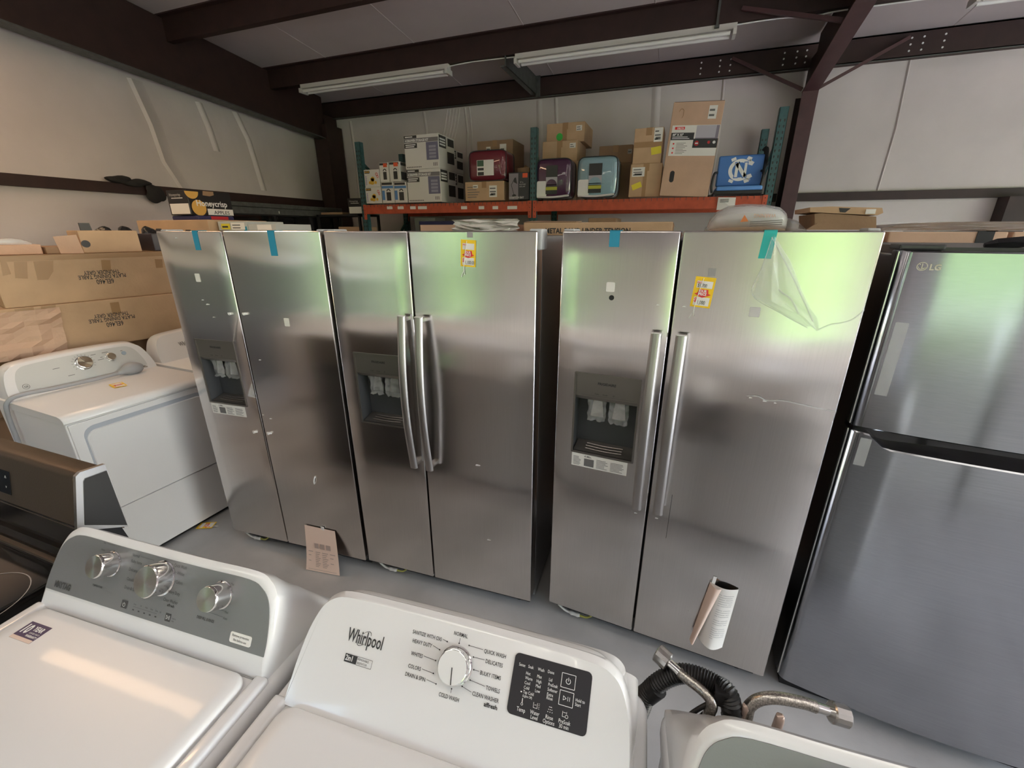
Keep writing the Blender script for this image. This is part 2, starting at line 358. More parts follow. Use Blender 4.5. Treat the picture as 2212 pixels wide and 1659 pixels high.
# dark cloth caught on the girt of the left wall
def lump(c, rx, ry, rz_, seed, rough=.35, sub=3):
    bb = MB(); bmesh.ops.create_icosphere(bb.bm, subdivisions=sub, radius=1.0); rnd = random.Random(seed); ph = [(rnd.uniform(1.5, 4), rnd.uniform(1.5, 4), rnd.uniform(1.5, 4), rnd.uniform(0, 6)) for _ in range(4)]
    for v in bb.bm.verts:
        n = v.co.copy(); d = 1 + rough * sum(math.sin(a * n.x + b_ * n.y + c_ * n.z + o) for a, b_, c_, o in ph) / 3 + rnd.uniform(-.06, .06) * rough * 2
        v.co = Vector((c[0] + n.x * d * rx, c[1] + n.y * d * ry, c[2] + n.z * d * rz_))
    return bb
b = lump((XL + .075, 3.14, 2.262), .035, .11, .036, 3); b2 = lump((XL + .085, 3.46, 2.15), .028, .10, .095, 9, .22); me_ = bpy.data.meshes.new('x'); b2.bm.to_mesh(me_); b2.bm.free(); b.bm.from_mesh(me_); bpy.data.meshes.remove(me_)
b3 = lump((XL + .08, 3.30, 2.245), .03, .12, .034, 6); me_ = bpy.data.meshes.new('x'); b3.bm.to_mesh(me_); b3.bm.free(); b.bm.from_mesh(me_); bpy.data.meshes.remove(me_)
b.build('cloth', mat('dark_cloth', (.02, .018, .018), .9, bump=.6, bscale=30), None, smooth=50)
tag(bpy.data.objects['cloth'], 'dark rag draped over the wall girt above the carton stack', 'cloth')

# ---- strip lights under the purlin
M_lit = mat('lit_tube', (.9, .88, .82), .3); M_lit.node_tree.nodes['Principled BSDF'].inputs['Emission Color'].default_value = (1.0, .90, .76, 1); M_lit.node_tree.nodes['Principled BSDF'].inputs['Emission Strength'].default_value = LAMP_TUBE
def strip_light(x0, x1, z, y, label, lit=False, warm=False):
    t = thing('strip_light', label, 'light', (x0, y, z), 0, 'lit fluorescent strip lights' if lit else 'unlit fluorescent strip lights'); L = x1 - x0
    bb = MB(); bb.box(0, L, -.035, .035, .0, .05, bevel=.004); bb.build('housing', M_fix, t)
    for yy in (-.045, .045):
        bb = MB(); bb.tube([(.05, yy, -.03), (L - .05, yy, -.03)], .017, 10); bb.build('tube', M_lit if lit else M_tube, t, smooth=40)
    for xx in (0.0, L - .03):
        bb = MB(); bb.box(xx, xx + .03, -.07, .07, -.05, .0, bevel=.003); bb.build('lamp_holder', M_fix, t)
    bb = MB(); bb.box(0, L, -.06, .06, -.004, .002); bb.build('reflector', M_fix, t)
    if lit:
        ld = bpy.data.lights.new('strip_lamp', 'AREA'); ld.shape = 'RECTANGLE'; ld.size = L - .1; ld.size_y = .12; ld.energy = LAMP_W * (2.2 if warm else 1); ld.color = (1.0, .62, .34) if warm else (1.0, .95, .84)
        lo_ = bpy.data.objects.new('strip_lamp', ld); COL.objects.link(lo_); lo_.parent = t; lo_.location = (L / 2, 0, -.055)
    return t
zl = roof_z(5.17) - .215
strip_light(-4.80, -2.66, zl - .05, 5.19, 'unlit two-tube strip light nearest the dark corner column')
strip_light(-1.86, 0.28, zl - .05, 5.19, 'unlit two-tube strip light between the roof strut and the diagonal brace')
strip_light(1.96, 4.1, zl - .05, 5.19, 'unlit two-tube strip light beyond the tall steel column')
for lx, ly in ((-5.1, 1.32), (-2.2, 0.02), (0.9, 0.02), (4.2, 1.32), (-3.9, -1.28), (-.6, -1.28), (2.7, -1.28)):
    strip_light(lx, lx + 2.14, roof_z(ly) - .265, ly, 'lit warm strip light close to the left wall' if lx < -5 else 'lit two-tube strip light above the aisle of appliances', True, lx < -5)
b = MB(); b.tube(bez([(-2.66, 5.19, zl - .02), (-2.4, 5.2, zl - .005), (-2.0, 5.2, zl - .012), (-1.86, 5.19, zl - .02)], 6), .006, 6); tag(b.build('power_cable', M_wire), 'thin pale cable linking the two strip lights', 'cable')
b = MB(); b.tube(bez([(.28, 5.19, zl - .01), (.6, 5.2, zl - .004), (.9, 5.2, zl - .02), (1.1, 5.2, zl - .01), (1.96, 5.19, zl - .02)], 6), .006, 6); tag(b.build('power_cable', M_wire), 'thin pale cable passing through the rafter', 'cable')
b = MB(); b.box(.10, .12, 5.14, 5.16, zl - .03, zl + .2); b.box(.09, .13, 5.13, 5.17, zl - .03, zl - .01); tag(b.build('light_hanger', M_galv), 'steel hanger strap holding the strip light', 'bracket')

# added shrubs, unseen, darkening what the steel reflects of the left door opening
M_leaf = mat('shrub_leaves', (.06, .10, .035), .8, bump=1.0, bscale=14, var=.5, vscale=5)
for k, (sx, sy, sr, sh) in enumerate(((-4.9, -12.2, 1.55, 2.6), (-9.0, -12.6, 1.6, 3.0), (-13.1, -12.2, 1.55, 2.7), (-17.2, -12.8, 1.6, 3.1))):
    b = lump((sx, sy, sh * .80), sr, sr * .8, sh, 50 + k, .16, 4); t = thing('shrub', 'dense green shrub on the lawn outside the left door opening', 'shrub', (0, 0, 0), 0, 'shrubs outside the left door opening')
    for v in b.bm.verts: v.co.z = max(v.co.z, .0)
    b.build('foliage', M_leaf, t, smooth=60)
# ================================================================ APPLIANCES
M_cap = steel('turned_knob_face', (0.36, 0.33, 0.30), 0.28, 0.0, aniso=0.85, wav=0.0, grain=(1, 1, 1), gv=0.03)
M_capgold = steel('turned_knob_face_bright', (0.75, 0.66, 0.50), 0.28, 0.0, aniso=0.8, wav=0.0, grain=(1, 1, 1), gv=0.03)
M_hcover = mat('hinge_cover_grey', (0.50, 0.51, 0.53), 0.4)
FW, FZ0, FZ1, DT = 0.905, 0.089, 1.765, 0.085
def crumple(u0, u1, v0, v1, amp, n=7, seed=1):
    """a creased sheet in a (u,v) plane as a bmesh builder"""
    rnd = random.Random(seed); bb = MB(); V = []
    for j in range(n + 1):
        row = []
        for i in range(n + 1):
            row.append(bb.bm.verts.new((u0 + (u1 - u0) * i / n + rnd.uniform(-.3, .3) * (u1 - u0) / n, v0 + (v1 - v0) * j / n + rnd.uniform(-.3, .3) * (v1 - v0) / n, amp * rnd.random())))
        V.append(row)
    for j in range(n):
        for i in range(n): bb.bm.faces.new((V[j][i], V[j][i + 1], V[j + 1][i + 1], V[j + 1][i]))
    return bb
def side_by_side(label, x, y, yaw, handles, sticker, extras):
    t = thing('side_by_side_refrigerator', label, 'refrigerator', (x, y, 0), yaw, 'stainless side-by-side refrigerators in a row')
    b = MB(); b.box(.004, FW - .004, DT + .018, .72, .03, 1.745, bevel=.004); b.build('cabinet', M_side, t)
    b = MB(); b.box(.02, FW - .02, DT - .004, DT + .02, FZ0 + .015, FZ1 - .03); b.build('door_gasket', M_gasket, t)
    b = MB(); b.box(.02, FW - .02, .07, .13, .012, .095); b.build('toe_grille', M_black, t)
    for xx in (.08, FW - .08):
        b = MB(); b.cyl((xx, .10, 0), (0, 0, 1), .022, .03, 12); b.build('levelling_foot', M_black, t)
    # freezer door with the dispenser opening
    b = MB(); bm = b.bm
    us, zs = [0, .073, .318, .389], [FZ0, .920, 1.258, FZ1]
    G = [[bm.verts.new((u, 0, z)) for u in us] for z in zs]; K = [[bm.verts.new((u, DT, z)) for u in (us[0], us[3])] for z in (zs[0], zs[3])]
    for j in range(3):
        for i in range(3):
            if (i, j) != (1, 1): bm.faces.new((G[j][i], G[j][i + 1], G[j + 1][i + 1], G[j + 1][i]))
    bm.faces.new((K[0][0], K[0][1], K[1][1], K[1][0]))
    bm.faces.new((G[0][0], G[0][1], G[0][2], G[0][3], K[0][1], K[0][0])); bm.faces.new((G[3][0], G[3][1], G[3][2], G[3][3], K[1][1], K[1][0]))
    bm.faces.new((G[0][0], G[1][0], G[2][0], G[3][0], K[1][0], K[0][0])); bm.faces.new((G[0][3], G[1][3], G[2][3], G[3][3], K[1][1], K[0][1]))
    bmesh.ops.recalc_face_normals(bm, faces=bm.faces)
    es = [e for e in bm.edges if len(e.link_faces) == 2 and abs(e.link_faces[0].normal.dot(e.link_faces[1].normal)) < .5]
    bmesh.ops.bevel(bm, geom=es, offset=.006, segments=3, profile=.5, affect='EDGES')
    fd = b.build('freezer_door', M_steelv, t, smooth=35)
    b = MB(); b.box(.397, FW, 0, DT, FZ0, FZ1, bevel=.006, seg=3); rd = b.build('fresh_food_door', M_steelv, t, smooth=35)
    # dispenser: liner, control panel, tray, two bagged levers
    u0, u1, z0, z1, dp = .073, .318, .920, 1.258, .080
    b = MB()
    q = lambda *p: b.poly(p)
    q((u0, 0, z0), (u0, dp, z0), (u0, dp, z1), (u0, 0, z1)); q((u1, 0, z0), (u1, dp, z0), (u1, dp, z1), (u1, 0, z1))
    q((u0, 0, z0), (u1, 0, z0), (u1, dp, z0), (u0, dp, z0)); q((u0, 0, z1), (u1, 0, z1), (u1, dp, z1), (u0, dp, z1)); q((u0, dp, z0), (u1, dp, z0), (u1, dp, z1), (u0, dp, z1))
    b.build('dispenser_liner', M_dkgrey, fd)
    b = MB(); bw = .005
    for a in ((u0 - .002, u0 + bw, z0, z1), (u1 - bw, u1 + .002, z0, z1), (u0, u1, z1 - bw, z1 + .002), (u0, u1, z0 - .002, z0 + bw)): b.box(a[0], a[1], -.003, .004, a[2], a[3])
    b.build('dispenser_bezel', M_panel, fd)
    b = MB(); b.prism([(u0 + .004, .002, 1.165), (u0 + .004, .002, z1 - .004), (u0 + .004, .03, z1 - .004), (u0 + .004, .055, 1.150), (u0 + .004, .012, 1.150)], (u1 - u0 - .008, 0, 0)); b.build('control_panel', M_panel, fd)
    lettering(fd, FRONT(.0005), [('FRIGIDAIRE', .1955, 1.218, .0135, 'C', 0, 1.0, .03), ('Cube', .160, 1.178, .0075, 'C'), ('Crush', .192, 1.178, .0075, 'C')], M_ink, 'lettering',
              lambda m_: (fring(m_, .224, 1.181, .0022, .003, 0, 360, 12), fline(m_, .1, 1.172, .30, 1.172, .0004)))
    b = MB(); b.prism([(u0 + .006, .006, z0 + .006), (u0 + .006, .078, z0 + .022), (u0 + .006, .078, z0 + .004)], (u1 - u0 - .012, 0, 0))
    for k in range(3): b.tube(bez([(u0 + .05, .022 + .016 * k, z0 + .014 + .0035 * k), ((u0 + u1) / 2, .017 + .016 * k, z0 + .0135 + .0035 * k), (u1 - .05, .022 + .016 * k, z0 + .014 + .0035 * k)], 5), .0022, 6)
    b.build('drip_tray', M_panel, fd)
    for k, uc in enumerate((.160, .245)):
        b = MB(); b.prism([(uc - .016, .035, 1.15), (uc + .016, .035, 1.15), (uc + .026, .03, 1.075), (uc - .026, .03, 1.075)], (0, .012, 0)); lv = b.build('dispenser_lever', M_chrome2, fd)
        b = crumple(uc - .036, uc + .036, 1.06, 1.155, .016, 7, 5 + k); b.build('lever_bag', M_film, fd, M=FRONT(.028))
    # handles
    if handles:
        for dr, uc in ((fd, .354), (rd, .433)):
            rings = []; n = 22
            for i in range(n + 1):
                s_ = i / n; z = .744 + (1.441 - .744) * s_; bow = .034 + .030 * math.sin(math.pi * s_); hw, hd = .0180, .0095
                sec = [(hw, 0), (hw * .8, -hd * .8), (hw * .35, -hd * 1.15), (-hw * .35, -hd * 1.15), (-hw * .8, -hd * .8), (-hw, 0), (-hw * .8, hd * .7), (hw * .8, hd * .7)]
                rings.append([(uc + a, -bow + c, z) for a, c in sec])
            b = MB(); b.loft(rings)
            hd_ = b.build('door_handle', M_handle, dr, smooth=45)
            for zc in (.752, 1.418):
                b = MB(); b.box(uc - .013, uc + .013, -.034, .002, zc, zc + .016, bevel=.003); b.build('handle_post', M_chrome2, dr)
            b = MB(); b.box(uc - .0165, uc + .0165, -.042, -.026, 1.439, 1.443, bevel=.001); b.build('handle_tip', M_wink, dr)
    if sticker:
        s = plate(fd, 'instruction_sticker', FRONT(-.0005), .076, .299, .858, .916, M_paper, .001)
        rnd = random.Random(3)
        def lines(m_):
            for c0, c1 in ((.083, .120), (.178, .225), (.234, .290)):
                for r_ in range(7): fline(m_, c0, .866 + .0058 * r_, c0 + (c1 - c0) * rnd.uniform(.6, 1), .866 + .0058 * r_, .0022)
            frect(m_, .128, .168, .864, .898)
        lettering(fd, FRONT(-.002), [('4 Min.', .128, .903, .012, 'L', 0, 1, .03)], M_greyink, 'lettering', lines)
    b = MB(); b.box(FW - .035, FW + (.012 if not sticker else -.004), .025, .11, 1.700, 1.772, bevel=.006); b.build('hinge_cover', M_hcover, t)
    b = MB(); b.box(-.004, .035, .025, .11, 1.752, 1.772, bevel=.006); b.build('hinge_cover', M_hcover, t)
    # water line coming out under the freezer door
    b = MB(); b.tube(bez([(.01, .055, .10), (.03, .045, .055), (.07, .04, .03), (.10, .04, .026)], 5), .0055, 7); b.build('water_line', M_wire, t, smooth=50)
    b = MB(); b.tube([(.095, .04, .027), (.105, .04, .026), (.112, .04, .026), (.128, .04, .026), (.135, .04, .027), (.145, .04, .028)], [.007, .011, .009, .009, .011, .007], 9); b.build('line_coupling', M_wire, t, smooth=40)
    b = MB(); b.tube(bez([(.145, .04, .028), (.18, .042, .03), (.21, .05, .06), (.215, .06, .095)], 5), .005, 7); b.build('tail_line', mat('yellow_green_tube', (.42, .42, .10), .4), t, smooth=50)
    extras(t, fd, rd); return t
def tape(p, u, z0, z1, w0, m, lean=0.0):
    b = MB(); b.prism([(u - w0 / 2, -.0006, z1 + .002), (u + w0 / 2, -.0006, z1 + .002), (u + w0 / 2 + lean, -.0006, z0), (u - w0 / 2 + lean, -.0006, z0)], (0, -.001, 0))
    b.box(u - w0 / 2, u + w0 / 2, -.0016, .05, z1, z1 + .0025); return b.build('tape_strip', m, p)
def flecks(p, name, spots, m=M_wink):
    b = MB(); rnd = random.Random(len(spots))
    for u, z, s_ in spots: b.prism([(u - s_, -.0005, z - s_ * .3), (u + s_ * .9, -.0005, z - s_ * .15), (u + s_, -.0005, z + s_ * .2), (u - s_ * .2, -.0005, z + s_ * .45), (u - s_ * .8, -.0005, z + s_ * .3)], (0, -.001, 0))
    o = b.build(name, m, p); o['kind'] = 'stuff'; return o
def exA(t, fd, rd):
    tape(fd, .237, 1.683, FZ1, .030, M_blue); tape(rd, .660, 1.664, FZ1, .034, M_blue)
    plate(fd, 'blank_sticker', FRONT(-.0005), .178, .206, 1.540, 1.578, M_paper, .001, .004); plate(rd, 'blank_sticker', FRONT(-.0005), .648, .676, 1.356, 1.394, M_paper, .001, .004)
    for d, u, z in ((fd, .345, 1.398), (rd, .432, 1.402), (fd, .335, .781), (rd, .428, .786)):
        b = MB(); b.cyl((u, -.012, z), (0, 1, 0), .006, .013, 8); b.box(u - .016, u + .012, -.004, .0, z - .003, z + .004); b.build('mounting_stud', M_wink, d)
    b = MB(); b.tube(bez([(.655, -.001, .525), (.660, -.006, .545), (.668, -.002, .572)], 4), [.004] * 9, 5); b.build('tape_scrap', M_wink, rd)
    flecks(fd, 'film_flecks', [(.19, 1.455, .006), (.215, 1.435, .010), (.235, 1.375, .007), (.12, 1.735, .006)])
    flecks(rd, 'film_flecks', [(.462, 1.18, .006), (.41, .885, .006), (.455, .87, .008)])
    b = MB()
    for tri in (((.385, 1.06), (.388, .975), (.345, .985)), ((.385, 1.395), (.322, 1.265), (.335, 1.262))): b.prism([(u, -.003 - .006 * (i == 2), z) for i, (u, z) in enumerate(tri)], (0, -.0006, 0))
    b.build('loose_film', M_film, fd)
def exB(t, fd, rd):
    b = MB(); b.box(.640, .662, -.0012, 0, 1.742, 1.762); b.build('tape_scrap', mat('grey_tape', (.33, .32, .31), .5), rd)
    flecks(rd, 'scuffs', [(.655, .79, .012), (.70, .40, .01)], mat('pale_scuff', (.6, .58, .56), .4))
def exC(t, fd, rd):
    tape(fd, .183, 1.714, FZ1, .034, M_blue); tape(rd, .636, 1.687, FZ1, .034, M_teal, -.004)
    plate(fd, 'blank_sticker', FRONT(-.0005), .167, .197, 1.565, 1.598, M_paper, .001, .004)
    b = MB(); b.cyl((.188, -.001, 1.545), (0, 1, 0), .009, .0012, 18); b.build('dot_sticker', M_black, fd)
    plate(rd, 'blank_sticker', FRONT(-.0005), .618, .648, 1.512, 1.543, mat('clear_label', (.62, .61, .60), .4), .001, .003)
    b = MB(); b.box(.484, .506, -.0012, 0, 1.630, 1.655); b.build('tape_scrap', mat('grey_tape', (.33, .32, .31), .5), rd)
    # protective film peeling off the upper corner
    b = MB(); bm = b.bm
    rows = [[(.640, 1.752), (.650, 1.752)], [(.632, 1.68), (.70, 1.68)], [(.622, 1.60), (.745, 1.60)], [(.618, 1.578), (.775, 1.555)], [(.70, 1.535), (.800, 1.52)], [(.77, 1.497), (.812, 1.482)]]
    rnd = random.Random(4); V = []
    for r_, (a, c) in enumerate(rows):
        V.append([bm.verts.new((a[0] + (c[0] - a[0]) * k / 6, -.003 - .022 * rnd.random() * math.sin(math.pi * (k + .5) / 7), a[1] + (c[1] - a[1]) * k / 6 + rnd.uniform(-.006, .006))) for k in range(7)])
    for a, c in zip(V, V[1:]):
        for k in range(6): bm.faces.new((a[k], a[k + 1], c[k + 1], c[k]))
    b.build('peeled_film', M_film, rd)
    b = MB(); b.tube(bez([(.808, -.004, 1.487), (.835, -.005, 1.505), (.86, -.004, 1.512), (.885, -.003, 1.525), (.905, -.001, 1.553)], 5), .0014, 5)
    b.tube(bez([(.640, -.003, 1.748), (.70, -.006, 1.66), (.755, -.006, 1.57), (.79, -.006, 1.51)], 5), .0016, 5)
    b.tube(bez([(.641, -.003, 1.745), (.63, -.004, 1.66), (.618, -.003, 1.580), (.70, -.004, 1.53), (.78, -.005, 1.49)], 5), .0013, 5)
    b.tube(bez([(.685, -.006, 1.60), (.70, -.012, 1.588), (.72, -.01, 1.575), (.735, -.012, 1.555), (.75, -.01, 1.53)], 4), .002, 5); b.build('film_edge', M_film, rd)
    b = MB(); b.tube(bez([(.655, -.001, 1.252), (.69, -.003, 1.256), (.715, -.002, 1.245), (.76, -.003, 1.252), (.82, -.002, 1.246), (.905, -.001, 1.238)], 6), .0022, 5)
    b.build('film_tear_edge', M_film, rd)
    flecks(fd, 'film_flecks', [(.345, 1.53, .005), (.35, .70, .006)]); flecks(rd, 'film_flecks', [(.427, 1.53, .005), (.43, .70, .006), (.52, 1.37, .003), (.60, .30, .003), (.668, 1.247, .005), (.71, 1.242, .006), (.74, 1.24, .004)])
    b = MB(); b.box(.474, .4755, -.0006, 0, .62, .82); b.build('scuff_line', M_ink, rd)
frA = side_by_side('stainless side-by-side refrigerator without door handles, its doors taped in blue', -2.284, 1.416, R(3.75), False, True, exA)
frB = side_by_side('stainless side-by-side refrigerator with bowed handles, no tape and no sticker under its dispenser', -1.369, 1.484, R(2.37), True, False, exB)
frC = side_by_side('stainless side-by-side refrigerator with bowed handles, peeling film and a sticker under its dispenser', -.382, 1.553, R(-4.0), True, True, exC)

# ---- top-freezer refrigerator
def top_freezer(x, y, yaw):
    t = thing('top_freezer_refrigerator', 'dark stainless top-freezer refrigerator with black sides and a pocket handle', 'refrigerator', (x, y, 0), yaw)
    W = .840; dt = .072
    b = MB(); b.box(.004, W - .004, dt + .012, .74, .03, 1.70, bevel=.004); b.build('cabinet', M_blackside, t)
    b = MB(); b.box(.015, W - .015, dt - .003, dt + .014, .10, 1.69); b.build('door_gasket', M_black, t)
    b = MB(); b.box(.02, W - .02, .05, .12, .0, .085); b.build('toe_grille', M_black, t)
    def yf(u):
        e = min(u, W - u); r = .028
        return -.030 * (1 - (2 * u / W - 1) ** 2) + (r - math.sqrt(max(0, r * r - (r - e) ** 2)) if e < r else 0)
    us = [0, .002, .005, .009, .014, .02, .028] + [.028 + (W - .056) * i / 40 for i in range(1, 40)] + [W - q_ for q_ in (.028, .02, .014, .009, .005, .002, 0)]
    def door(name, zb, ztop, low):
        rings = [[(u, yf(u) + .004, zb), (u, yf(u), zb + .004), (u, yf(u), ztop(u) - .004), (u, yf(u) + .004, ztop(u)), (u, dt, ztop(u)), (u, dt, zb)] for u in us]
        b = MB(); b.loft(rings); return b.build(name, M_steelh, t, smooth=40)
    def scoop(u):
        e = min(u, W - u); s_ = min(1, max(0, (e - .038) / .065)); s_ = s_ * s_ * (3 - 2 * s_); return 1.172 - .040 * s_
    fd = door('freezer_door', 1.186, lambda u: 1.714, False); ld = door('fresh_food_door', .076, scoop, True)
    b = MB(); b.box(.012, W - .012, .028, dt + .01, 1.10, 1.20); b.build('pocket_handle', M_gloss, t)
    for d, za, zb in ((fd, 1.188, 1.712), (ld, .078, 1.170)):
        b = MB(); b.box(-.002, .004, .022, .034, za, zb, bevel=.001); b.build('edge_trim', M_chrome2, d)
        b = MB(); b.box(-.0025, .003, .036, dt, za, zb); b.build('door_side', M_blackside, d)
    b = MB(); b.box(.0, .10, .03, .12, 1.7145, 1.730, bevel=.005); b.box(.05, W, .06, .74, 1.70, 1.722); b.build('top_cover', mat('charcoal_plastic', (.045, .045, .047), .35), t)
    b = MB(); b.tube(bez([(.20, .10, 1.728), (.40, .09, 1.748), (.60, .09, 1.735), (.80, .10, 1.728)], 6), [.006] + [.015] * 17 + [.006], 6); b.build('rolled_film', M_blackside, t)
    def TAN(u, off):
        k = (yf(u + .01) - yf(u - .01)) / .02; a = Vector((1, k, 0)).normalized(); n = Vector((a.y, -a.x, 0)); o0 = Vector((u, yf(u), 0)) + n * off
        return Matrix(((a.x, 0, n.x, o0.x), (a.y, 0, n.y, o0.y), (0, 1, 0, 0), (0, 0, 0, 1))) @ Matrix.Translation((-u, 0, 0))
    bmk = lambda m_: (fring(m_, .049, 1.674, .0095, .0115, 0, 360, 28), frect(m_, .0475, .0500, 1.670, 1.682), frect(m_, .0475, .0545, 1.668, 1.6705), fring(m_, .049, 1.674, .0068, .0082, 180, 350, 18), fring(m_, .0440, 1.679, 0, .0016, 0, 360, 8))
    b = lettering(fd, TAN(.07, .0014), [('LG', .064, 1.6655, .0215, 'L', 0, .92, .04)], mat('pale_logo', (.60, .58, .47), .45), 'emblem', bmk)
    plate(fd, 'clear_film_patch', TAN(.045, .0012), .030, .060, 1.30, 1.52, M_film, .0008); plate(ld, 'clear_film_patch', TAN(.045, .0012), .030, .058, 1.06, 1.155, M_film, .0008)
    return t
top_freezer(.580, 1.520, R(-5))

# ---- top-load washers
def fm(y0, z0, tilt):
    s_, c = math.sin(tilt), math.cos(tilt)
    return Matrix(((1, 0, 0, 0), (0, s_, -c, y0), (0, c, s_, z0), (0, 0, 0, 1)))
def outline_scale(pts, ex, vb):
    """grow an outline sideways and upwards by ex; lower edge goes to vb"""
    h = max(p[1] for p in pts); out = []
    for u, v in pts:
        g = u + math.copysign(ex, u) * min(1, abs(u) / .2); out.append((g, vb if v < .02 else v + ex * (v / h)))
    return out
def ringp(pts, y0, z0, tilt, dy=0.0, dz=0.0):
    s_, c = math.sin(tilt), math.cos(tilt); return [(u, y0 + v * s_ + dy, z0 + v * c + dz) for u, v in pts]
def washer_body(t, hw=.345, yf=-.47, yb=.20, lid_hw=.302):
    b = MB(); b.box(-hw + .012, hw - .012, yf + .01, yb, .03, .90, bevel=.012, seg=3); b.build('cabinet', M_white, t, smooth=40)
    for xx in (-hw + .06, hw - .06):
        for yy in (yf + .07, yb - .06):
            b = MB(); b.cyl((xx, yy, 0), (0, 0, 1), .02, .04, 10); b.build('levelling_foot', M_black, t)
    o = rrect(-hw, hw, yf, yb, .03, 6)
    b = MB(); b.loft([[(x_, y_, z) for x_, y_ in [(px * s_, (py - (yf + yb) / 2) * s_ + (yf + yb) / 2) for px, py in o]] for z, s_ in ((.872, .985), (.885, 1.0), (.905, 1.0), (.918, .988), (.924, .97))]); b.build('top_deck', M_whiteplastic, t, smooth=60)
    for sg in (-1, 1):
        b = MB(); b.box(sg * (lid_hw + .006), sg * (hw - .008), yf + .02, -.012, .915, .936, bevel=.008, seg=3); b.build('deck_rail', M_whiteplastic, t, smooth=60)
    b = MB(); b.box(-lid_hw, lid_hw, -.020, -.006, .915, .926); b.build('lid_hinge_gap', mat('gap_grey', (.35, .35, .35), .5), t)
    o = rrect(-lid_hw, lid_hw, yf + .03, -.024, .028, 6)
    b = MB(); b.loft([[(x_ * s_, (y_ + .22) * s_ - .22, z) for x_, y_ in o] for z, s_ in ((.920, .995), (.934, 1.0), (.940, .994), (.943, .975), (.9438, .90))]); lid = b.build('lid', M_white, t, smooth=60)
    return lid
def knob(t, F, u, v, r, n, body_m, cap_m, skirt=True, mark=None):
    b = MB(); b.tube([(0, 0, 0), (0, 0, .004), (0, 0, .005), (0, 0, n * .86), (0, 0, n * .95), (0, 0, n)], [r * 1.10, r * 1.10, r * 1.02, r * 1.0, r * .985, r * .93], 36)
    k = b.build('knob', body_m, t, smooth=35, M=F @ Matrix.Translation((u, v, 0)))
    b = MB(); b.tube([(0, 0, n - .001), (0, 0, n + .0008)], r * .92, 36); b.build('knob_cap', cap_m, k, smooth=30)
    if mark:
        b = MB(); b.box(-.0008, .0008, -r * .9, 0, n + .0007, n + .0014); o = b.build('pointer', M_ink, k); o.rotation_euler = (0, 0, R(mark))
    return k
def wordmark(parent, M, u, v, size, m):
    """script-like maker's name with its oval swoosh"""
    def sw(bm): fring(bm, u + size * 1.13, v + size * .32, size * .50, size * .535, -35, 255, 30, 0, .50, 48)
    return lettering(parent, M, [('Whirlpool', u, v, size, 'L', 0, .58, .012)], m, 'wordmark', sw)

# white-faced washer in the middle of the row
t = thing('top_load_washer', 'white top-load washer with a white console, single knob and dark touch panel', 'washing machine', (-.285, .416, 0), R(3.5))
washer_body(t)
TW = R(41); Y0, Z0 = 0.0, .955; F = fm(Y0, Z0, TW)
half = [(.308, .0), (.306, .045), (.301, .095), (.288, .137), (.270, .157), (.240, .167), (.16, .1695), (.0, .171)]
half = smooth_half(half); outl = [(-u, v) for u, v in half] + [(u, v) for u, v in reversed(half[:-1])]
outl = outl[::-1]
def backring(o2, ex, y, k, zb=.905): return [(u, y, zb if v < 0 else max(zb, .955 + v * k)) for u, v in outline_scale(o2, ex, -.05)]
b = MB(); b.loft([ringp(outline_scale(outl, -.004, -.034), Y0, Z0, TW, 0, 0), ringp(outline_scale(outl, .0, -.036), Y0, Z0, TW, .003, -.003), ringp(outline_scale(outl, .004, -.038), Y0, Z0, TW, .010, -.005), ringp(outline_scale(outl, .010, -.04), Y0, Z0, TW, .022, -.026), backring(outl, .016, .12, .33), backring(outl, .016, .19, .12)])
con = b.build('console', M_whiteplastic, t, smooth=50)
bk = [(u * .965, v) for u, v in outl]
b = MB(); b.loft([ringp(outline_scale(bk, .0, -.03), Y0, Z0, TW, .012, -.006), ringp(outline_scale(bk, .003, -.03), Y0, Z0, TW, .030, -.017), ringp(outline_scale(bk, .004, -.03), Y0, Z0, TW, .040, -.028), backring(bk, .0, .165, .45), backring(bk, -.004, .19, .36)]); b.build('console_back', M_whiteplastic, t, smooth=50)
Ft = F @ Matrix.Translation((0, 0, .0012))
wordmark(t, Ft, -.219, .094, .0315, M_ink)
knob(t, F, .005, .105, .0285, .020, M_chrome, M_white, mark=8)
ts = .0088
words = [('NORMAL', .003, .150, ts, 'C'), ('SANITIZE WITH OXI', -.031, .1345, ts, 'R'), ('HEAVY DUTY', -.047, .1205, ts, 'R'), ('WHITES', -.060, .1005, ts, 'R'), ('COLORS', -.058, .0805, ts, 'R'), ('DRAIN & SPIN', -.045, .0670, ts, 'R'),
         ('QUICK WASH', .051, .1355, ts, 'L'), ('DELICATES', .057, .1210, ts, 'L'), ('BULKY ITEMS', .051, .1020, ts, 'L'), ('TOWELS', .066, .0830, ts, 'L'), ('CLEAN WASHER', .044, .0690, ts, 'L'), ('COLD WASH', .004, .0530, ts, 'C'), ('affresh', .092, .0590, .009, 'R', 0, 1, .03)]
def leads(m_):
    for a in ((.003, .1475, .003, .139), (-.029, .1385, -.020, .1365), (-.045, .1245, -.031, .1210), (-.058, .1045, -.034, .1030), (-.056, .0845, -.033, .0830), (-.043, .071, -.024, .0690), (.049, .1395, .022, .1400), (.055, .1250, .034, .1245), (.049, .106, .039, .106), (.064, .087, .036, .0895), (.042, .073, .024, .0770), (.006, .0625, .006, .069)):
        fline(m_, *a, .0007); fring(m_, a[2], a[3], 0, .0013, 0, 360, 8)
    frect(m_, -.2125, -.1865, .0600, .0735); 
    for a in ((-.1865, .0600, -.1545, .0600), (-.1865, .0735, -.1545, .0735), (-.1545, .0600, -.1545, .0735)): fline(m_, *a, .0006)
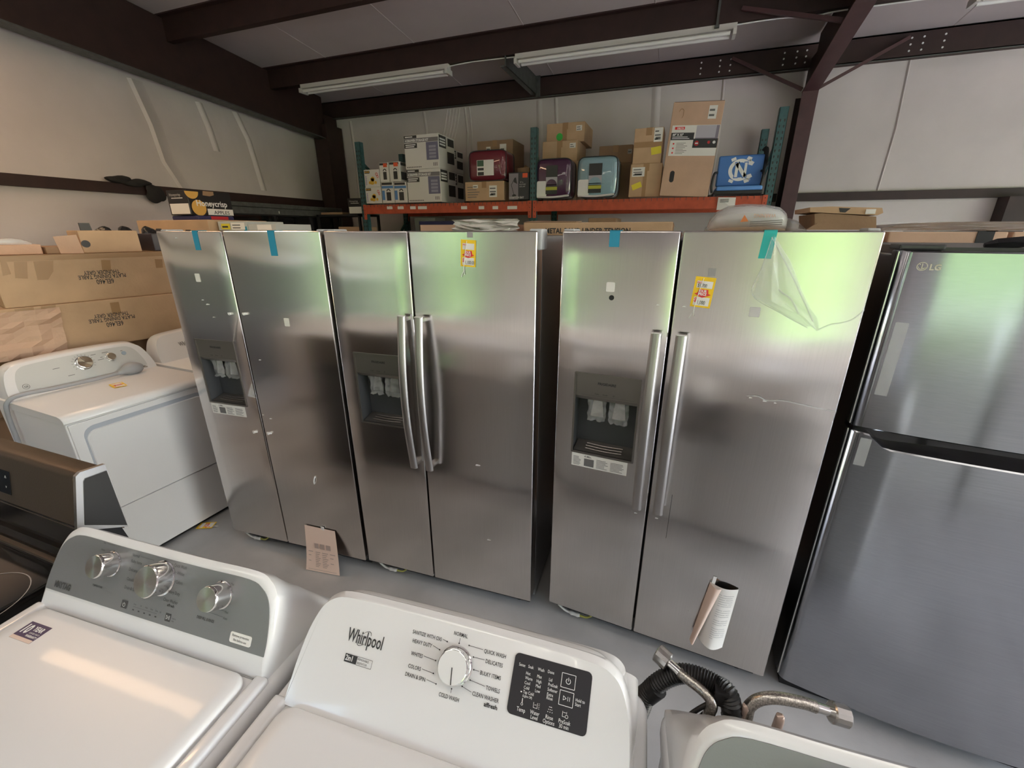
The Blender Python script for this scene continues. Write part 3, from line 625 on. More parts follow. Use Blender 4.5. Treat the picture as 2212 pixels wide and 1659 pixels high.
lettering(t, Ft, [w_[:5] + (0, .74, .008) if len(w_) == 5 else w_ for w_ in words] + [('REMOVABLE', -.1845, .0680, .0052, 'L', 0, .80), ('AGITATOR', -.1845, .0620, .0052, 'L', 0, .80)], M_ink, 'cycle_lettering', leads)
lettering(t, F @ Matrix.Translation((0, 0, .0018)), [('2in1', -.2105, .0632, .0125, 'L', 0, .78, .02)], M_wink, 'badge_lettering')
pan = plate(t, 'touch_panel', F, .108, .2415, .0600, .1500, mat('dark_touch_panel', (.035, .033, .036), .25), .0014, .008)
pt = .0068
pw = [('Sense', .1225, .1315, pt, 'C'), ('Soak', .1380, .1318, pt, 'C'), ('Wash', .1560, .1320, pt, 'C'), ('Done', .1730, .1325, pt, 'C'), ('Hot', .1310, .1215, pt, 'L'), ('Warm', .1310, .1145, pt, 'L'), ('Cool', .1310, .1075, pt, 'L'), ('Cold', .1310, .1005, pt, 'L'), ('Tap Cold', .1310, .0940, pt, 'L'), ('(Lights Off)', .1310, .0890, .005, 'L'),
      ('Max', .1505, .1215, pt, 'L'), ('High', .1505, .1145, pt, 'L'), ('Med', .1505, .1075, pt, 'L'), ('Low', .1505, .1005, pt, 'L'), ('Lid', .1710, .1215, pt, 'L'), ('PreSoak', .1710, .1145, pt, 'L'), ('Softener', .1710, .1075, pt, 'L'), ('Extra', .1710, .1005, pt, 'L'), ('Rinse', .1710, .0955, pt, 'L'),
      ('Temp', .1320, .0675, .0088, 'C'), ('Water', .1555, .0690, .0082, 'C'), ('Level', .1555, .0625, .0082, 'C'), ('Rinse', .1800, .0690, .0082, 'C'), ('Options', .1800, .0625, .0082, 'C'), ('PreSoak', .2050, .0690, .0082, 'C'), ('30 min', .2050, .0625, .0082, 'C'), ('Hold to', .2185, .1040, .0068, 'L'), ('Start', .2185, .0980, .0068, 'L')]
def icons(m_):
    for u0, u1, v0, v1 in ((.192, .215, .1185, .1390), (.192, .215, .0935, .1140)):
        for a in ((u0, v0, u1, v0), (u0, v1, u1, v1), (u0, v0, u0, v1), (u1, v0, u1, v1)): fline(m_, *a, .0008)
    fring(m_, .2035, .1285, .0033, .0042, 120, 420, 18); frect(m_, .2031, .2039, .1285, .1340)
    for a in ((.1985, .1010, .1985, .1070), (.1985, .1070, .2035, .1040), (.2035, .1040, .1985, .1010), (.2060, .1010, .2060, .1070), (.2090, .1010, .2090, .1070)): fline(m_, *a, .0007)
    frect(m_, .1268, .1292, .0945, .0962)
    fring(m_, .132, .0785, .0014, .0020, 0, 360, 10); frect(m_, .1314, .1326, .0800, .0868)
    for a in ((.1515, .0860, .1515, .0785), (.1515, .0785, .1580, .0785), (.1580, .0785, .1580, .0860), (.1530, .0825, .1565, .0830)): fline(m_, *a, .0006)
    for k in range(4): fline(m_, .1600, .0785 + .0024 * k, .1618, .0785 + .0024 * k, .0005)
    for k in range(3):
        for j in range(3): fring(m_, .180 + (k - 1) * .0018 * (1 + j * .5), .0860 - .0035 * j, 0, .0007, 0, 360, 6)
    for a in ((.2005, .0860, .2005, .0785), (.2005, .0785, .2050, .0785), (.2070, .0860, .2070, .0830), (.2015, .0845, .2060, .0845)): fline(m_, *a, .0006)
    fring(m_, .2075, .0795, .0020, .0026, 0, 360, 12)
lettering(t, F @ Matrix.Translation((0, 0, .002)), [w_ + (0, .72) for w_ in pw], M_wink, 'panel_lettering', icons)

# grey-panel washers at both sides
def grey_washer(label, loc, yaw, full):
    t = thing('top_load_washer', label, 'washing machine', loc, yaw)
    lid = washer_body(t, hw=.345)
    TM = R(30); Z = .965; F = fm(0, Z, TM)
    half = [(.317, .004), (.317, .03), (.311, .075), (.300, .106), (.280, .125), (.243, .136), (.12, .1345), (.0, .134)]
    half = smooth_half(half); o_ = [(-u, v) for u, v in half] + [(u, v) for u, v in reversed(half[:-1])]; o_ = o_[::-1]
    bz = lambda ex, y, zt_: [(u * (1 - .09 * (max(0, v) / .14) ** 2), y, .905 if v < 0 else .905 + (zt_ - .905) * min(1, v / .14)) for u, v in outline_scale(o_, ex, -.06)]
    b = MB(); b.loft([ringp(outline_scale(o_, .000, -.004), 0, Z, TM, 0, 0), ringp(outline_scale(o_, .006, -.036), 0, Z, TM, .001, -.001), ringp(outline_scale(o_, .012, -.05), 0, Z, TM, .008, -.002), ringp(outline_scale(o_, .015, -.05), 0, Z, TM, .026, -.026), bz(.022, .145, 1.0), bz(.024, .175, .955), bz(.020, .20, .92)])
    b.build('console', M_whiteplastic, t, smooth=55)
    b = MB(); b.prism([(u, v, 0) for u, v in outline_scale(o_, -.002, .002)], (0, 0, .0016)); b.build('console_panel', M_maypanel, t, M=F)
    Fl = F @ Matrix.Translation((0, 0, .0024))
    for u, r in ((-.135, .0255), (.020, .0335), (.187, .0255)): knob(t, F, u, .092, r, .038, M_chrome, M_cap)
    sz = .0095
    wd = [('MAYTAG', -.292, .011, .0185, 'L', 0, .70, .045), ('Hot', -.176, .129, .006, 'L'), ('Warm', -.178, .1135, .006, 'L'), ('TEMPERATURE', -.175, .036, .006, 'L', 0, .8, .02), ('Normal', -.081, .119, sz, 'L'), ('Bulky Items', -.080, .106, sz, 'L'), ('Delicates', -.080, .088, sz, 'L'), ('Casuals', -.079, .068, sz, 'L'), ('Drain & Spin', -.079, .050, sz, 'L'),
          ('Quick Wash', .044, .121, sz, 'L'), ('Whites', .057, .107, sz, 'L'), ('Colors', .059, .089, sz, 'L'), ('Heavy Duty', .045, .067, sz, 'L'), ('Clean Washer', .038, .049, sz, 'L'), ('affresh', .052, .041, .0075, 'L', 0, 1, .03), ('Mist', .203, .115, .007, 'L'), ('Auto', .203, .101, .007, 'L'), ('Max', .204, .081, .007, 'L'), ('Med', .204, .060, .007, 'L'), ('Auto', .204, .048, .007, 'L'), ('DEEP FILL & RINSE', .137, .0355, .0078, 'L', 0, .74, .02),
          ('Sense', -.040, .024, .0045, 'L'), ('Fill', -.020, .024, .0045, 'L'), ('Wash', -.006, .024, .0045, 'L'), ('Rinse', .010, .024, .0045, 'L'), ('Done', .024, .024, .0045, 'L'), ('Lid', .037, .024, .0045, 'L'), ('Hold to', .074, .019, .0045, 'L'), ('Start', .074, .014, .0045, 'L')]
    def ex(m_):
        frect(m_, -.075, -.058, .011, .027); frect(m_, .055, .070, .012, .028)
        for k in range(5): frect(m_, -.040 + .0165 * k, -.035 + .0165 * k, .0125, .0150)
        fline(m_, -.040, .020, .030, .020, .0004)
        for a in ((-.055, .1225, -.015, .1225), (-.035, .1095, -.012, .1085), (-.165, .131, -.14, .1305), (.022, .1265, .043, .1245), (.035, .112, .056, .1105), (.040, .094, .058, .0925), (.045, .0705, .040, .071), (.175, .1185, .202, .118), (.178, .1045, .202, .104), (.190, .0845, .202, .084), (.180, .064, .203, .0635), (.165, .053, .203, .0515)): fline(m_, *a, .0005)
    if full:
        lettering(t, Fl, [w_ if len(w_) > 5 else w_ + (0, .74) for w_ in wd], mat('console_ink', (.06, .058, .058), .5), 'console_lettering', ex)
        def ic(m_):
            fring(m_, -.0665, .0185, .0034, .0042, 120, 420, 14); frect(m_, -.0669, -.0661, .0185, .0235)
            for a in ((.0585, .016, .0585, .024), (.0585, .024, .063, .020), (.063, .020, .0585, .016), (.065, .016, .065, .024), (.0675, .016, .0675, .024)): fline(m_, *a, .0007)
        lettering(t, F @ Matrix.Translation((0, 0, .003)), [], M_wink, 'button_icons', ic)
        st = plate(t, 'film_notice', F @ Matrix.Translation((0, 0, .0016)), .231, .284, .0115, .0315, M_paper, .001, .004)
        lettering(t, F @ Matrix.Translation((0, 0, .0032)), [('Remove protective', .2575, .0235, .0068, 'C', 0, .80), ('film before use', .2575, .0155, .0068, 'C', 0, .80)], M_ink, 'notice_lettering')
    return t, lid
tM, lidM = grey_washer('white top-load washer with a grey three-knob console, a purple warranty sticker on its lid', (-.995, .390, 0), R(4), True)
Lt = Matrix.Translation((0, 0, .9440))
plate(tM, 'warranty_sticker', Lt, -.262, -.198, -.100, -.060, mat('purple_sticker', (.045, .03, .10), .4), .0006); plate(tM, 'sticker_foot', Lt @ Matrix.Translation((0, 0, .0003)), -.262, -.198, -.100, -.093, M_manila, .0005)
lettering(tM, Lt @ Matrix.Translation((0, 0, .0012)), [('10', -.259, -.085, .027, 'L', 0, .8, .04), ('YEAR', -.232, -.076, .0135, 'L', 0, .85, .04), ('LIMITED PARTS', -.231, -.083, .0046, 'L'), ('WARRANTY', -.231, -.090, .0066, 'L', 0, .9, .03)], M_wink, 'sticker_lettering')
tT, lidT = grey_washer('white top-load washer with braided hoses rising behind its cream-edged grey console', (.43, .450, 0), R(4), False)
# ---- dryers at the left, facing across the aisle
def dryer(label, loc, rz, kind):
    t = thing('clothes_dryer', label, 'dryer', loc, rz); W, D = .70, .69
    b = MB(); b.box(.006, W - .006, .012, D, .03, .885, bevel=.008, seg=3); b.build('cabinet', M_white, t, smooth=40)
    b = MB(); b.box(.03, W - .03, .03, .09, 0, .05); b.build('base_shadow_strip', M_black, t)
    prof = [(D, .885), (.0, .885), (-.006, .892), (-.004, .905), (.012, .921), (.04, .928), (D, .928)]
    b = MB(); b.loft([[(x, y + (.006 if x in (0, W) else 0), z - (.004 if x in (0, W) and z > .9 else 0)) for y, z in prof] for x in (0, .008, W - .008, W)]); b.build('top_panel', M_white, t, smooth=40)
    b = MB(); b.box(.012, W - .012, -.002, .014, .03, .360, bevel=.003); b.build('lower_panel', M_white, t)
    b = MB(); b.box(.012, W - .012, .002, .014, .366, .878, bevel=.003); b.build('front_panel', M_white, t)
    o = rrect(.055, W - .055, .368, .848, .006, 6, .05)
    b = MB(); b.prism([(x, .003, z) for x, z in o], (0, -.004, 0)); b.build('door_recess', mat('recess_blue_shade', (.42, .45, .50), .3), t)  # blue shadow of the handle recess, given as colour on a flat plate
    o = rrect(.062, W - .062, .370, .826, .006, 6, .045)
    b = MB(); b.loft([[(.35 + (x - .35) * s_, y, .598 + (z - .598) * s_) for x, z in o] for y, s_ in ((.0, 1.0), (-.010, 1.0), (-.014, .99))]); b.build('door', M_white, t, smooth=40)
    T = R(25); y0, z0 = .505, .918
    half = [(.335, .0), (.333, .05), (.322, .11), (.305, .158), (.285, .182), (.250, .197), (.12, .205), (.0, .207)]
    half = smooth_half(half); o_ = [(-u, v) for u, v in half] + [(u, v) for u, v in reversed(half[:-1])]; o_ = o_[::-1]
    sh = lambda ring: [(x + W / 2, y, z) for x, y, z in ring]
    b = MB(); b.loft([sh(ringp(outline_scale(o_, -.008, -.012), y0, z0, T)), sh(ringp(outline_scale(o_, .0, -.014), y0, z0, T, .004, -.001)), sh(ringp(outline_scale(o_, .004, -.016), y0, z0, T, .02, -.001)), sh(ringp(outline_scale(o_, .006, -.016), y0, z0, R(15), .09, -.012)), sh(ringp(outline_scale(o_, .004, -.016), y0, z0, R(2), .175, -.03))])
    b.build('console', M_whiteplastic, t, smooth=50)
    F = Matrix.Translation((W / 2, 0, 0)) @ fm(y0, z0, T); Fl = F @ Matrix.Translation((0, 0, .0022))
    if kind == 'knobs':
        pn = [(u * .885, .035 + v * .74) for u, v in o_]
        b = MB(); b.prism([(u, v, 0) for u, v in pn], (0, 0, .0012)); b.build('console_panel', mat('pale_grey_panel', (.60, .60, .58), .3), t, M=F)
        knob(t, F, .008, .128, .036, .026, M_chrome, M_capgold, mark=200); knob(t, F, .138, .130, .0225, .024, M_chrome, M_capgold)
        def ex(m_):
            fring(m_, -.262, .069, .0125, .0145, 0, 360, 24)
            for k in range(14): a = -30 + 240 * k / 13; fline(m_, .008 + .046 * math.cos(R(a)), .128 + .046 * math.sin(R(a)), .008 + .054 * math.cos(R(a)), .128 + .054 * math.sin(R(a)), .0016)
            for u, v, l in ((-.13, .13, .03), (-.085, .075, .03), (.055, .165, .025), (.075, .128, .03), (.11, .165, .03), (.092, .14, .012), (.20, .155, .012)): fline(m_, u, v, u + l, v, .003)
        lettering(t, Fl, [('GE', -.262, .0635, .0150, 'C', 0, .9, .03)], M_greyink, 'console_lettering', ex)
        b = MB(); b.cyl((.212, .138, 0), (0, 0, 1), .012, .004, 16); b.build('push_button', mat('blue_grey_button', (.34, .42, .50), .3), t, M=F)
        # supply cord lying on the top
        pts = bez([(-.016, .56, .05), (-.016, .55, .60), (-.016, .53, .86), (.0, .51, .935), (.06, .49, .955), (.16, .485, .950), (.30, .475, .948), (.42, .475, .948), (.50, .48, .948)], 8)
        b = MB(); b.tube(pts, .0105, 8); b.build('supply_cord', M_cord, t, smooth=60)
        b = MB(); b.tube(bez([(.47, .478, .948), (.50, .475, .955), (.54, .465, .962), (.575, .455, .960), (.59, .45, .958)], 4), [.012, .013, .015, .020, .026, .032, .036, .038, .037, .036, .034, .031, .028, .024, .020, .016, .010], 12); b.build('plug', M_cord, t, smooth=60)
        for dz in (-.012, 0.0, .012):
            b = MB(); b.box(.588, .606, .448 + dz, .450 + dz, .955, .963); b.build('plug_blade', M_chrome2, t)
    elif kind == 'plain':
        wordmark(t, Fl, -.19, .10, .042, M_greyink)
    return t
dryer('white dryer with two metal knobs and a grey cord lying across its top', (-2.655, 1.015, 0), R(87), 'knobs')
dryer('white dryer with a plain console, half hidden behind the handleless refrigerator', (-2.64, 1.745, 0), R(87), 'plain')

back_dryer = dryer('white dryer in the row facing the refrigerators across the aisle', (2.9, -.66, 0), R(180), 'none'); back_dryer['group'] = 'white dryers facing the refrigerators'
for k in range(1, 9):
    o = copy_tree(back_dryer); o.location = (2.9 - .74 * k, -.66 - .02 * (k % 3), 0)
# ---- electric range beside the grey-console washer
M_bsteel = mat('brown_black_steel', (0.115, 0.085, 0.062), 0.38, 0.75, bump=.05, bscale=200)
t = thing('electric_range', 'dark glass-top electric range with a brown-black backguard and chrome end trim', 'stove', (-1.78, .585, 0), 0)
b = MB(); b.box(-.372, .372, -.62, 0, .04, .905, bevel=.006); b.build('body', M_black, t)
for xx in (-.33, .33):
    for yy in (-.56, -.05):
        b = MB(); b.cyl((xx, yy, 0), (0, 0, 1), .018, .05, 10); b.build('levelling_foot', M_black, t)
b = MB(); b.box(-.375, .375, -.64, -.10, .900, .920, bevel=.004); ck = b.build('cooktop', M_gloss, t)
for cx, cy, r in ((.285, -.298, .110), (.10, -.45, .075), (-.20, -.30, .09), (-.20, -.50, .11)):
    b = MB(); fring(b.bm, cx, cy, r - .0012, r + .0012, 0, 360, 48, .9206); b.build('burner_ring', mat('burner_print', (.30, .28, .27), .4), ck)
b = MB(); b.prism([(-.376, -.115, .918), (-.376, -.128, .926), (-.376, -.138, .924), (-.376, -.142, .918)], (.752, 0, 0)); b.build('cooktop_ridge', M_bsteel, t)
b = MB(); b.prism([(-.374, -.11, .905), (-.374, -.095, 1.022), (-.374, -.02, 1.022), (-.374, 0, .905)], (.748, 0, 0)); b.build('backguard_base', M_gloss, t)
prof = [(-.097, 1.016), (-.094, 1.02), (-.066, 1.152), (-.058, 1.162), (-.050, 1.164), (-.006, 1.160), (.0, 1.154), (.0, .95), (-.05, .98)]
b = MB(); b.prism([(-.374, y, z) for y, z in prof], (.738, 0, 0)); b.build('backguard', M_bsteel, t, smooth=40)
cap = [(-.099, 1.016), (-.063, 1.160), (-.052, 1.167), (.002, 1.162), (.004, .955)]
b = MB(); b.prism([(.364, y, z) for y, z in cap], (.012, 0, 0)); b.build('end_trim', M_chrome2, t)
inn = [(-.081, 1.022), (-.052, 1.140), (-.047, 1.146), (.0, 1.143), (.002, .962)]
b = MB(); b.prism([(.374, y, z) for y, z in inn], (.004, 0, 0)); b.build('end_cap', M_black, t)
Fr = fm(-.0945, 1.018, R(11.9)) @ Matrix.Translation((.38, 0, .0005))
plate(t, 'display_glass', Fr, -.55, -.316, .030, .100, M_gloss, .001)
lettering(t, Fr @ Matrix.Translation((0, 0, .0014)), [('^', -.338, .072, .020, 'C'), ('v', -.338, .048, .014, 'C')], M_wink, 'display_symbols')

# ---- hoses standing up behind the right-hand washer
def coupling(parent, p, d, m=M_chrome2):
    p, d = Vector(p), Vector(d).normalized()
    b = MB(); b.tube([p - d * .045, p - d * .03, p - d * .012, p - d * .011], [.0095, .0085, .0085, .0085], 12); b.build('ferrule', M_chrome, parent, smooth=30)
    b = MB(); b.tube([p - d * .014, p - d * .012, p + d * .012, p + d * .014], [.0155, .0185, .0185, .0165], 14); b.build('hex_nut', m, parent, smooth=25)
    b = MB(); b.tube([p + d * .0135, p + d * .0145], [.013, .013], 14); b.build('washer_seal', M_black, parent)
def hose(label, pts, end, rad=.0105):
    t = thing('braided_hose', label, 'hose'); P_ = bez(pts, 8)
    b = MB(); b.tube(P_, rad, 12); b.build('braid', M_hose, t, smooth=60); coupling(t, end[0], end[1]); return t
pe = at_y(1432, 1420, .70); pm = at_y(1535, 1512, .655)
d = (pe - pm).normalized()
hose('straight braided steel hose sticking up past the black drain hose', [pm - Vector((-.02, .03, .25)), pm - Vector((0, .01, .06)), pm, pm + d * .06, pe - d * .04], (pe, d))
q0, q1, q2, q3 = at_y(1622, 1530, .665), at_y(1665, 1507, .67), at_y(1730, 1517, .68), at_y(1812, 1543, .69)
d = (q3 - q2).normalized()
hose('bent braided steel hose lying over the back of the cream-edged washer', [q0 - Vector((.0, .02, .25)), q0 - Vector((.004, .005, .03)), q0 + Vector((0, 0, .012)), q1, q2, q3 - d * .04], (q3, d))
# ribbed black drain hose
a0, a1, a2, a3, a4 = at_y(1372, 1560, .66), at_y(1405, 1490, .68), at_y(1470, 1455, .69), at_y(1545, 1478, .68), at_y(1580, 1530, .66)
P_ = bez([a0 - Vector((.03, .0, .14)), a0, a1, a2, a3, a4, a4 - Vector((-.02, .02, .22))], 26)
t = thing('drain_hose', 'ribbed black drain hose arching up beside the washer', 'hose')
b = MB(); b.tube(P_, [.0165 + (.0022 if i % 2 else -.0005) for i in range(len(P_))], 14); b.build('ribbed_tube', M_black, t, smooth=60)
c = at_y(1405, 1495, .68); b = MB(); b.tube([c - Vector((.012, 0, .022)), c + Vector((.012, 0, .022))], .0205, 14); b.build('cuff', M_black, t, smooth=40)
b = MB(); c = at_y(1555, 1490, .672); b.box(c.x - .012, c.x + .014, c.y - .02, c.y + .004, c.z - .02, c.z + .016, bevel=.004); b.build('clip', M_gloss, t)
g0, g1, g2, g3 = at_y(1437, 1659, .62), at_y(1452, 1590, .63), at_y(1490, 1545, .645), at_y(1530, 1520, .655)
b = MB(); b.tube(bez([g0 - Vector((0, 0, .6)), g0, g1, g2, g3], 8), .0045, 7); o = b.build('power_cord', M_black, None, smooth=60); o.parent = tT; o.matrix_parent_inverse = (Matrix.Translation(tT.location) @ Matrix.Rotation(R(4), 4, 'Z')).inverted()
g0, g1, g2, g3 = at_y(1450, 1659, .62), at_y(1478, 1585, .63), at_y(1505, 1555, .645), at_y(1540, 1525, .655)
b = MB(); b.tube(bez([g0 - Vector((0, 0, .6)), g0, g1, g2, g3], 8), .0040, 7); o = b.build('power_cord', M_black, None, smooth=60); o.parent = tT; o.matrix_parent_inverse = (Matrix.Translation(tT.location) @ Matrix.Rotation(R(4), 4, 'Z')).inverted()
for lab, q_ in (('left', (1613, 1526)), ('right', (1686, 1548))):
    c = at_y(*q_, .66); b = MB(); b.tube([c - Vector((.004, 0, .16)), c - Vector((0, 0, .01)), c, c + Vector((.004, 0, .004))], [.008, .008, .0075, .003], 10)
    tag(b.build('inlet_valve_port', mat('brass_pink', (.55, .42, .36), .35, .5), None, smooth=50), 'small metal inlet port at the %s end of the bent hose' % ('start' if lab == 'left' else 'middle'), 'pipe port')

# ================================================================ CARTONS
def carton(label, x0, y, z0, w, h, d, m=None, rz=0.0, group=None, name='carton', top_tape=True, front_tape=None, cat='box', tilt=None):
    m = m or M_card
    t = thing(name, label, cat, (x0, y, z0), rz, group)
    b = MB(); b.box(0, w, 0, d, 0, h, bevel=min(.006, h * .08), seg=2)
    bo = b.build('carton_body', m, t)
    if top_tape:
        b = MB(); b.box(w / 2 - .03, w / 2 + .03, -.0008, d + .0008, h - .0004, h + .0008); b.box(w / 2 - .03, w / 2 + .03, -.0012, .0, max(0, h - .07), h + .0008); b.build('tape_strip', M_tape, t)
        b = MB(); b.box(.0, w, d / 2 - .0015, d / 2 + .0015, h - .0006, h + .0004); b.build('flap_seam', M_ink, t)
    if front_tape:
        for u0, u1, v0, v1 in front_tape:
            b = MB(); b.prism([(u0, -.0015, v0), (u1, -.0015, v0 + random.uniform(-.006, .006)), (u1, -.0015, v1), (u0, -.0015, v1)], (0, .0012, 0)); b.build('tape_strip', M_tape, t)
    return t
def cpx(label, l, r, tp, bt, y, d, **k):
    """a carton whose front shows between pixels l..r, tp..bt in the plane y; stands on z0 if given"""
    A, B = at_y(l, (tp + bt) / 2, y), at_y(r, (tp + bt) / 2, y); zt, zb = at_y((l + r) / 2, tp, y).z, at_y((l + r) / 2, bt, y).z
    z0 = k.pop('z0', zb); return carton(label, A.x, y, z0, B.x - A.x, zt - z0, d, **k), B.x - A.x, zt - z0
def label_on(t, u0, u1, v0, v1, m=None, lines=3, bar=False, M=None, ink=None):
    m = m or M_paper; Mx = M or FRONT(-.0014); plate(t, 'label_sticker', Mx, u0, u1, v0, v1, m, .0008)
    if lines:
        rnd = random.Random(int(u0 * 1000)); 
        def ln(m_):
            for k in range(lines): v = v0 + (v1 - v0) * (k + .7) / (lines + .6); fline(m_, u0 + (u1 - u0) * .1, v, u0 + (u1 - u0) * rnd.uniform(.5, .9), v, (v1 - v0) / (lines * 3.2))
            if bar: frect(m_, u0 + (u1 - u0) * .2, u1 - (u1 - u0) * .2, v0 + (v1 - v0) * .15, v0 + (v1 - v0) * .35)
        lettering(t, Mx @ Matrix.Translation((0, 0, .0012)), [], ink or M_greyink, 'label_print', ln)

# ---- pallet rack
t = thing('pallet_rack', 'pallet rack with teal perforated uprights and orange beams against the back wall', 'rack', (0, 0, 0))
RY0, RY1 = 5.20, 6.26; PX = (-4.045, -1.650, 0.790); BZ0, BZ1 = 1.985, 2.098
for x in PX:
    for y, zt in ((RY0, 2.855), (RY1 - .076, 2.855)):
        b = MB(); b.box(x - .038, x + .038, y, y + .004, 0, zt); b.box(x - .038, x - .034, y, y + .072, 0, zt); b.box(x + .034, x + .038, y, y + .072, 0, zt); b.box(x - .07, x + .07, y - .02, y + .1, 0, .008)
        p = b.build('upright_post', M_rteal, t)
        b = MB()
        for k in range(19):
            z = 1.80 + .0508 * k * 1.0 + .03
            if z < zt - .02:
                for s_ in (-.018, .018): b.prism([(x + s_ - .007, y - .0006, z + .008), (x + s_ - .004, y - .0006, z - .012), (x + s_ + .004, y - .0006, z - .012), (x + s_ + .007, y - .0006, z + .008), (x + s_, y - .0006, z + .013)], (0, .0016, 0))
        h = b.build('slot_holes', M_black, p); h['kind'] = 'stuff'
    for za, zb in ((.3, 1.1), (1.1, 1.9), (1.9, 2.62)):
        b = MB(); b.tube([(x, RY0 + .06, zb if zb > 2 else za), (x, RY1 - .06, za + .2 if zb > 2 else zb)], .020, 4); b.build('diagonal_brace', M_rteal, t)
    b = MB(); b.box(x - .018, x + .018, RY0 + .07, RY1 - .07, 2.40, 2.436); b.build('cross_brace', M_rteal, t)
for i in range(2):
    xa, xb = PX[i] + .038, PX[i + 1] - .038
    for z0 in (BZ0, .95):
        for y in (RY0 - .012, RY1 - .05):
            b = MB(); b.box(xa, xb, y, y + .045, z0, z0 + .113, bevel=.004); bm_ = b.build('load_beam', M_orange, t)
            for xx in (xa - .03, xb - .012):
                b = MB(); b.box(xx, xx + .042, y - .006, y + .0, z0 - .07, z0 + .118); b.build('beam_connector', M_orange, bm_)
                b = MB()
                for k in range(4): b.cyl((xx + .021, y - .007, z0 - .05 + .047 * k), (0, 1, 0), .005, .001, 8)
                b.build('connector_holes', M_black, bm_)
        b = MB()
        n = 40
        for k in range(n + 1):
            x = xa + .03 + (xb - xa - .06) * k / n
            b.box(x - .002, x + .002, RY0 - .015, RY1 - .02, z0 + .113, z0 + .117)
            b.box(x - .002, x + .002, RY0 - .017, RY0 - .013, z0 + .085, z0 + .117)
        for k in range(9): y = RY0 + .02 + (RY1 - RY0 - .08) * k / 8; b.box(xa + .02, xb - .02, y - .002, y + .002, z0 + .109, z0 + .113)
        wd_ = b.build('wire_deck', M_galv, t); wd_['kind'] = 'stuff'
for px0, px1 in ((836, 848), (859, 872), (886, 898), (903, 922), (996, 1009), (1034, 1046), (1064, 1076), (1096, 1117)):
    a, c = at_y(px0, 450, RY0 - .013), at_y(px1, 450, RY0 - .013); zc = at_y(px0, 451, RY0 - .013).z + .012
    plate(t, 'beam_sticker', FRONT(RY0 - .0125), a.x, c.x, zc - .018, zc + .018, M_paper, .001, .003)
SZ = BZ1 + .019                                   # top of the wire deck
SF = 5.22                                        # front of the goods

# ---- goods on the shelf: cartons with toys
def toy(label, l, r, tp, bt, **k):
    t, w, h = cpx(label, l, r, tp, bt, SF, .30, name='toy_carton', top_tape=False, m=mat('white_print_card', (.74, .72, .69), .45), group='white toy cartons with a yellow animal', **k)
    Mx = FRONT(-.0012)
    def ye(m_):
        fring(m_, w * .55, h * .45, 0, h * .14, 0, 360, 18); fring(m_, w * .5, h * .22, 0, h * .15, 0, 360, 18, 0, .6); fring(m_, w * .35, h * .25, 0, h * .09, 0, 360, 14); fring(m_, w * .72, h * .25, 0, h * .09, 0, 360, 14); frect(m_, w * .40, w * .62, h * .3, h * .5)
    lettering(t, Mx, [], mat('toy_yellow', (.75, .45, .05), .5), 'animal_print', ye)
    lettering(t, Mx, [], mat('violet_ink', (.25, .18, .5), .5), 'side_print', lambda m_: [fring(m_, w * .12, h * (.15 + .11 * k), h * .025, h * .05, 0, 300, 10) for k in range(5)])
    lettering(t, Mx, [], M_ink, 'corner_print', lambda m_: frect(m_, w * .05, w * .38, h * .78, h * .93))
    lettering(t, FRONT(-.002), [], mat('toy_yellow', (.75, .45, .05), .5), 'corner_bars', lambda m_: [frect(m_, w * (.08 + .1 * k), w * (.14 + .1 * k), h * .82, h * .90) for k in range(3)])
    lettering(t, Mx, [], M_red, 'ribbon_print', lambda m_: (fring(m_, w * .82, h * .72, h * .06, h * .09, 0, 360, 10), fring(m_, w * .88, h * .58, h * .05, h * .08, 0, 360, 10)))
    return t, w, h
_, _, th = toy('white carton with a yellow animal print, lower of two beside the drink flasks', 790, 824, 404, 442, z0=SZ)
toy('white carton with a yellow animal print, upper of two beside the drink flasks', 787, 820, 366, 403.5, z0=SZ + th + .001)
M_flaskblue = mat('print_blue', (.10, .25, .55), .4)
def flask(label, l, r, tp, bt, z0, red):
    t, w, h = cpx(label, l, r, tp, bt, SF, .17, name='flask_carton', top_tape=False, m=mat('white_print_card', (.74, .72, .69), .45), z0=z0, group='white cartons showing a dark flask')
    Mx = FRONT(-.0012)
    lettering(t, Mx, [], M_ink, 'flask_print', lambda m_: (frect(m_, w * .38, w * .75, h * .12, h * .52), fring(m_, w * .565, h * .56, h * .07, h * .12, 0, 180, 12), frect(m_, w * .05, w * .9, h * .86, h * .97)))
    if red: lettering(t, FRONT(-.002), [], mat('orange_sticker', (.85, .12, .04), .5), 'price_dot', lambda m_: frect(m_, w * .45, w * .85, h * .76, h * .95))
    else: lettering(t, Mx, [], M_flaskblue, 'blue_band', lambda m_: (frect(m_, w * .03, w * .25, h * .15, h * .60), frect(m_, w * .03, w * .97, h * .70, h * .82)))
    lettering(t, SIDE(w + .0012), [], M_dkgrey, 'side_print', lambda m_: (frect(m_, .02, .15, h * .1, h * .5), frect(m_, .02, .15, h * .82, h * .97)))
    return h
h1 = flask('white flask carton with a blue band, next to the toy cartons', 825, 851, 393, 440, SZ, False); flask('white flask carton with a blue band, next to the storage kits', 852, 879, 393, 440, SZ, False)
flask('white flask carton with an orange sticker, next to the toy cartons', 820, 840, 351, 393, SZ + h1 + .001, True); flask('white flask carton with an orange sticker, next to the storage kits', 841, 864, 349, 393, SZ + h1 + .001, True)
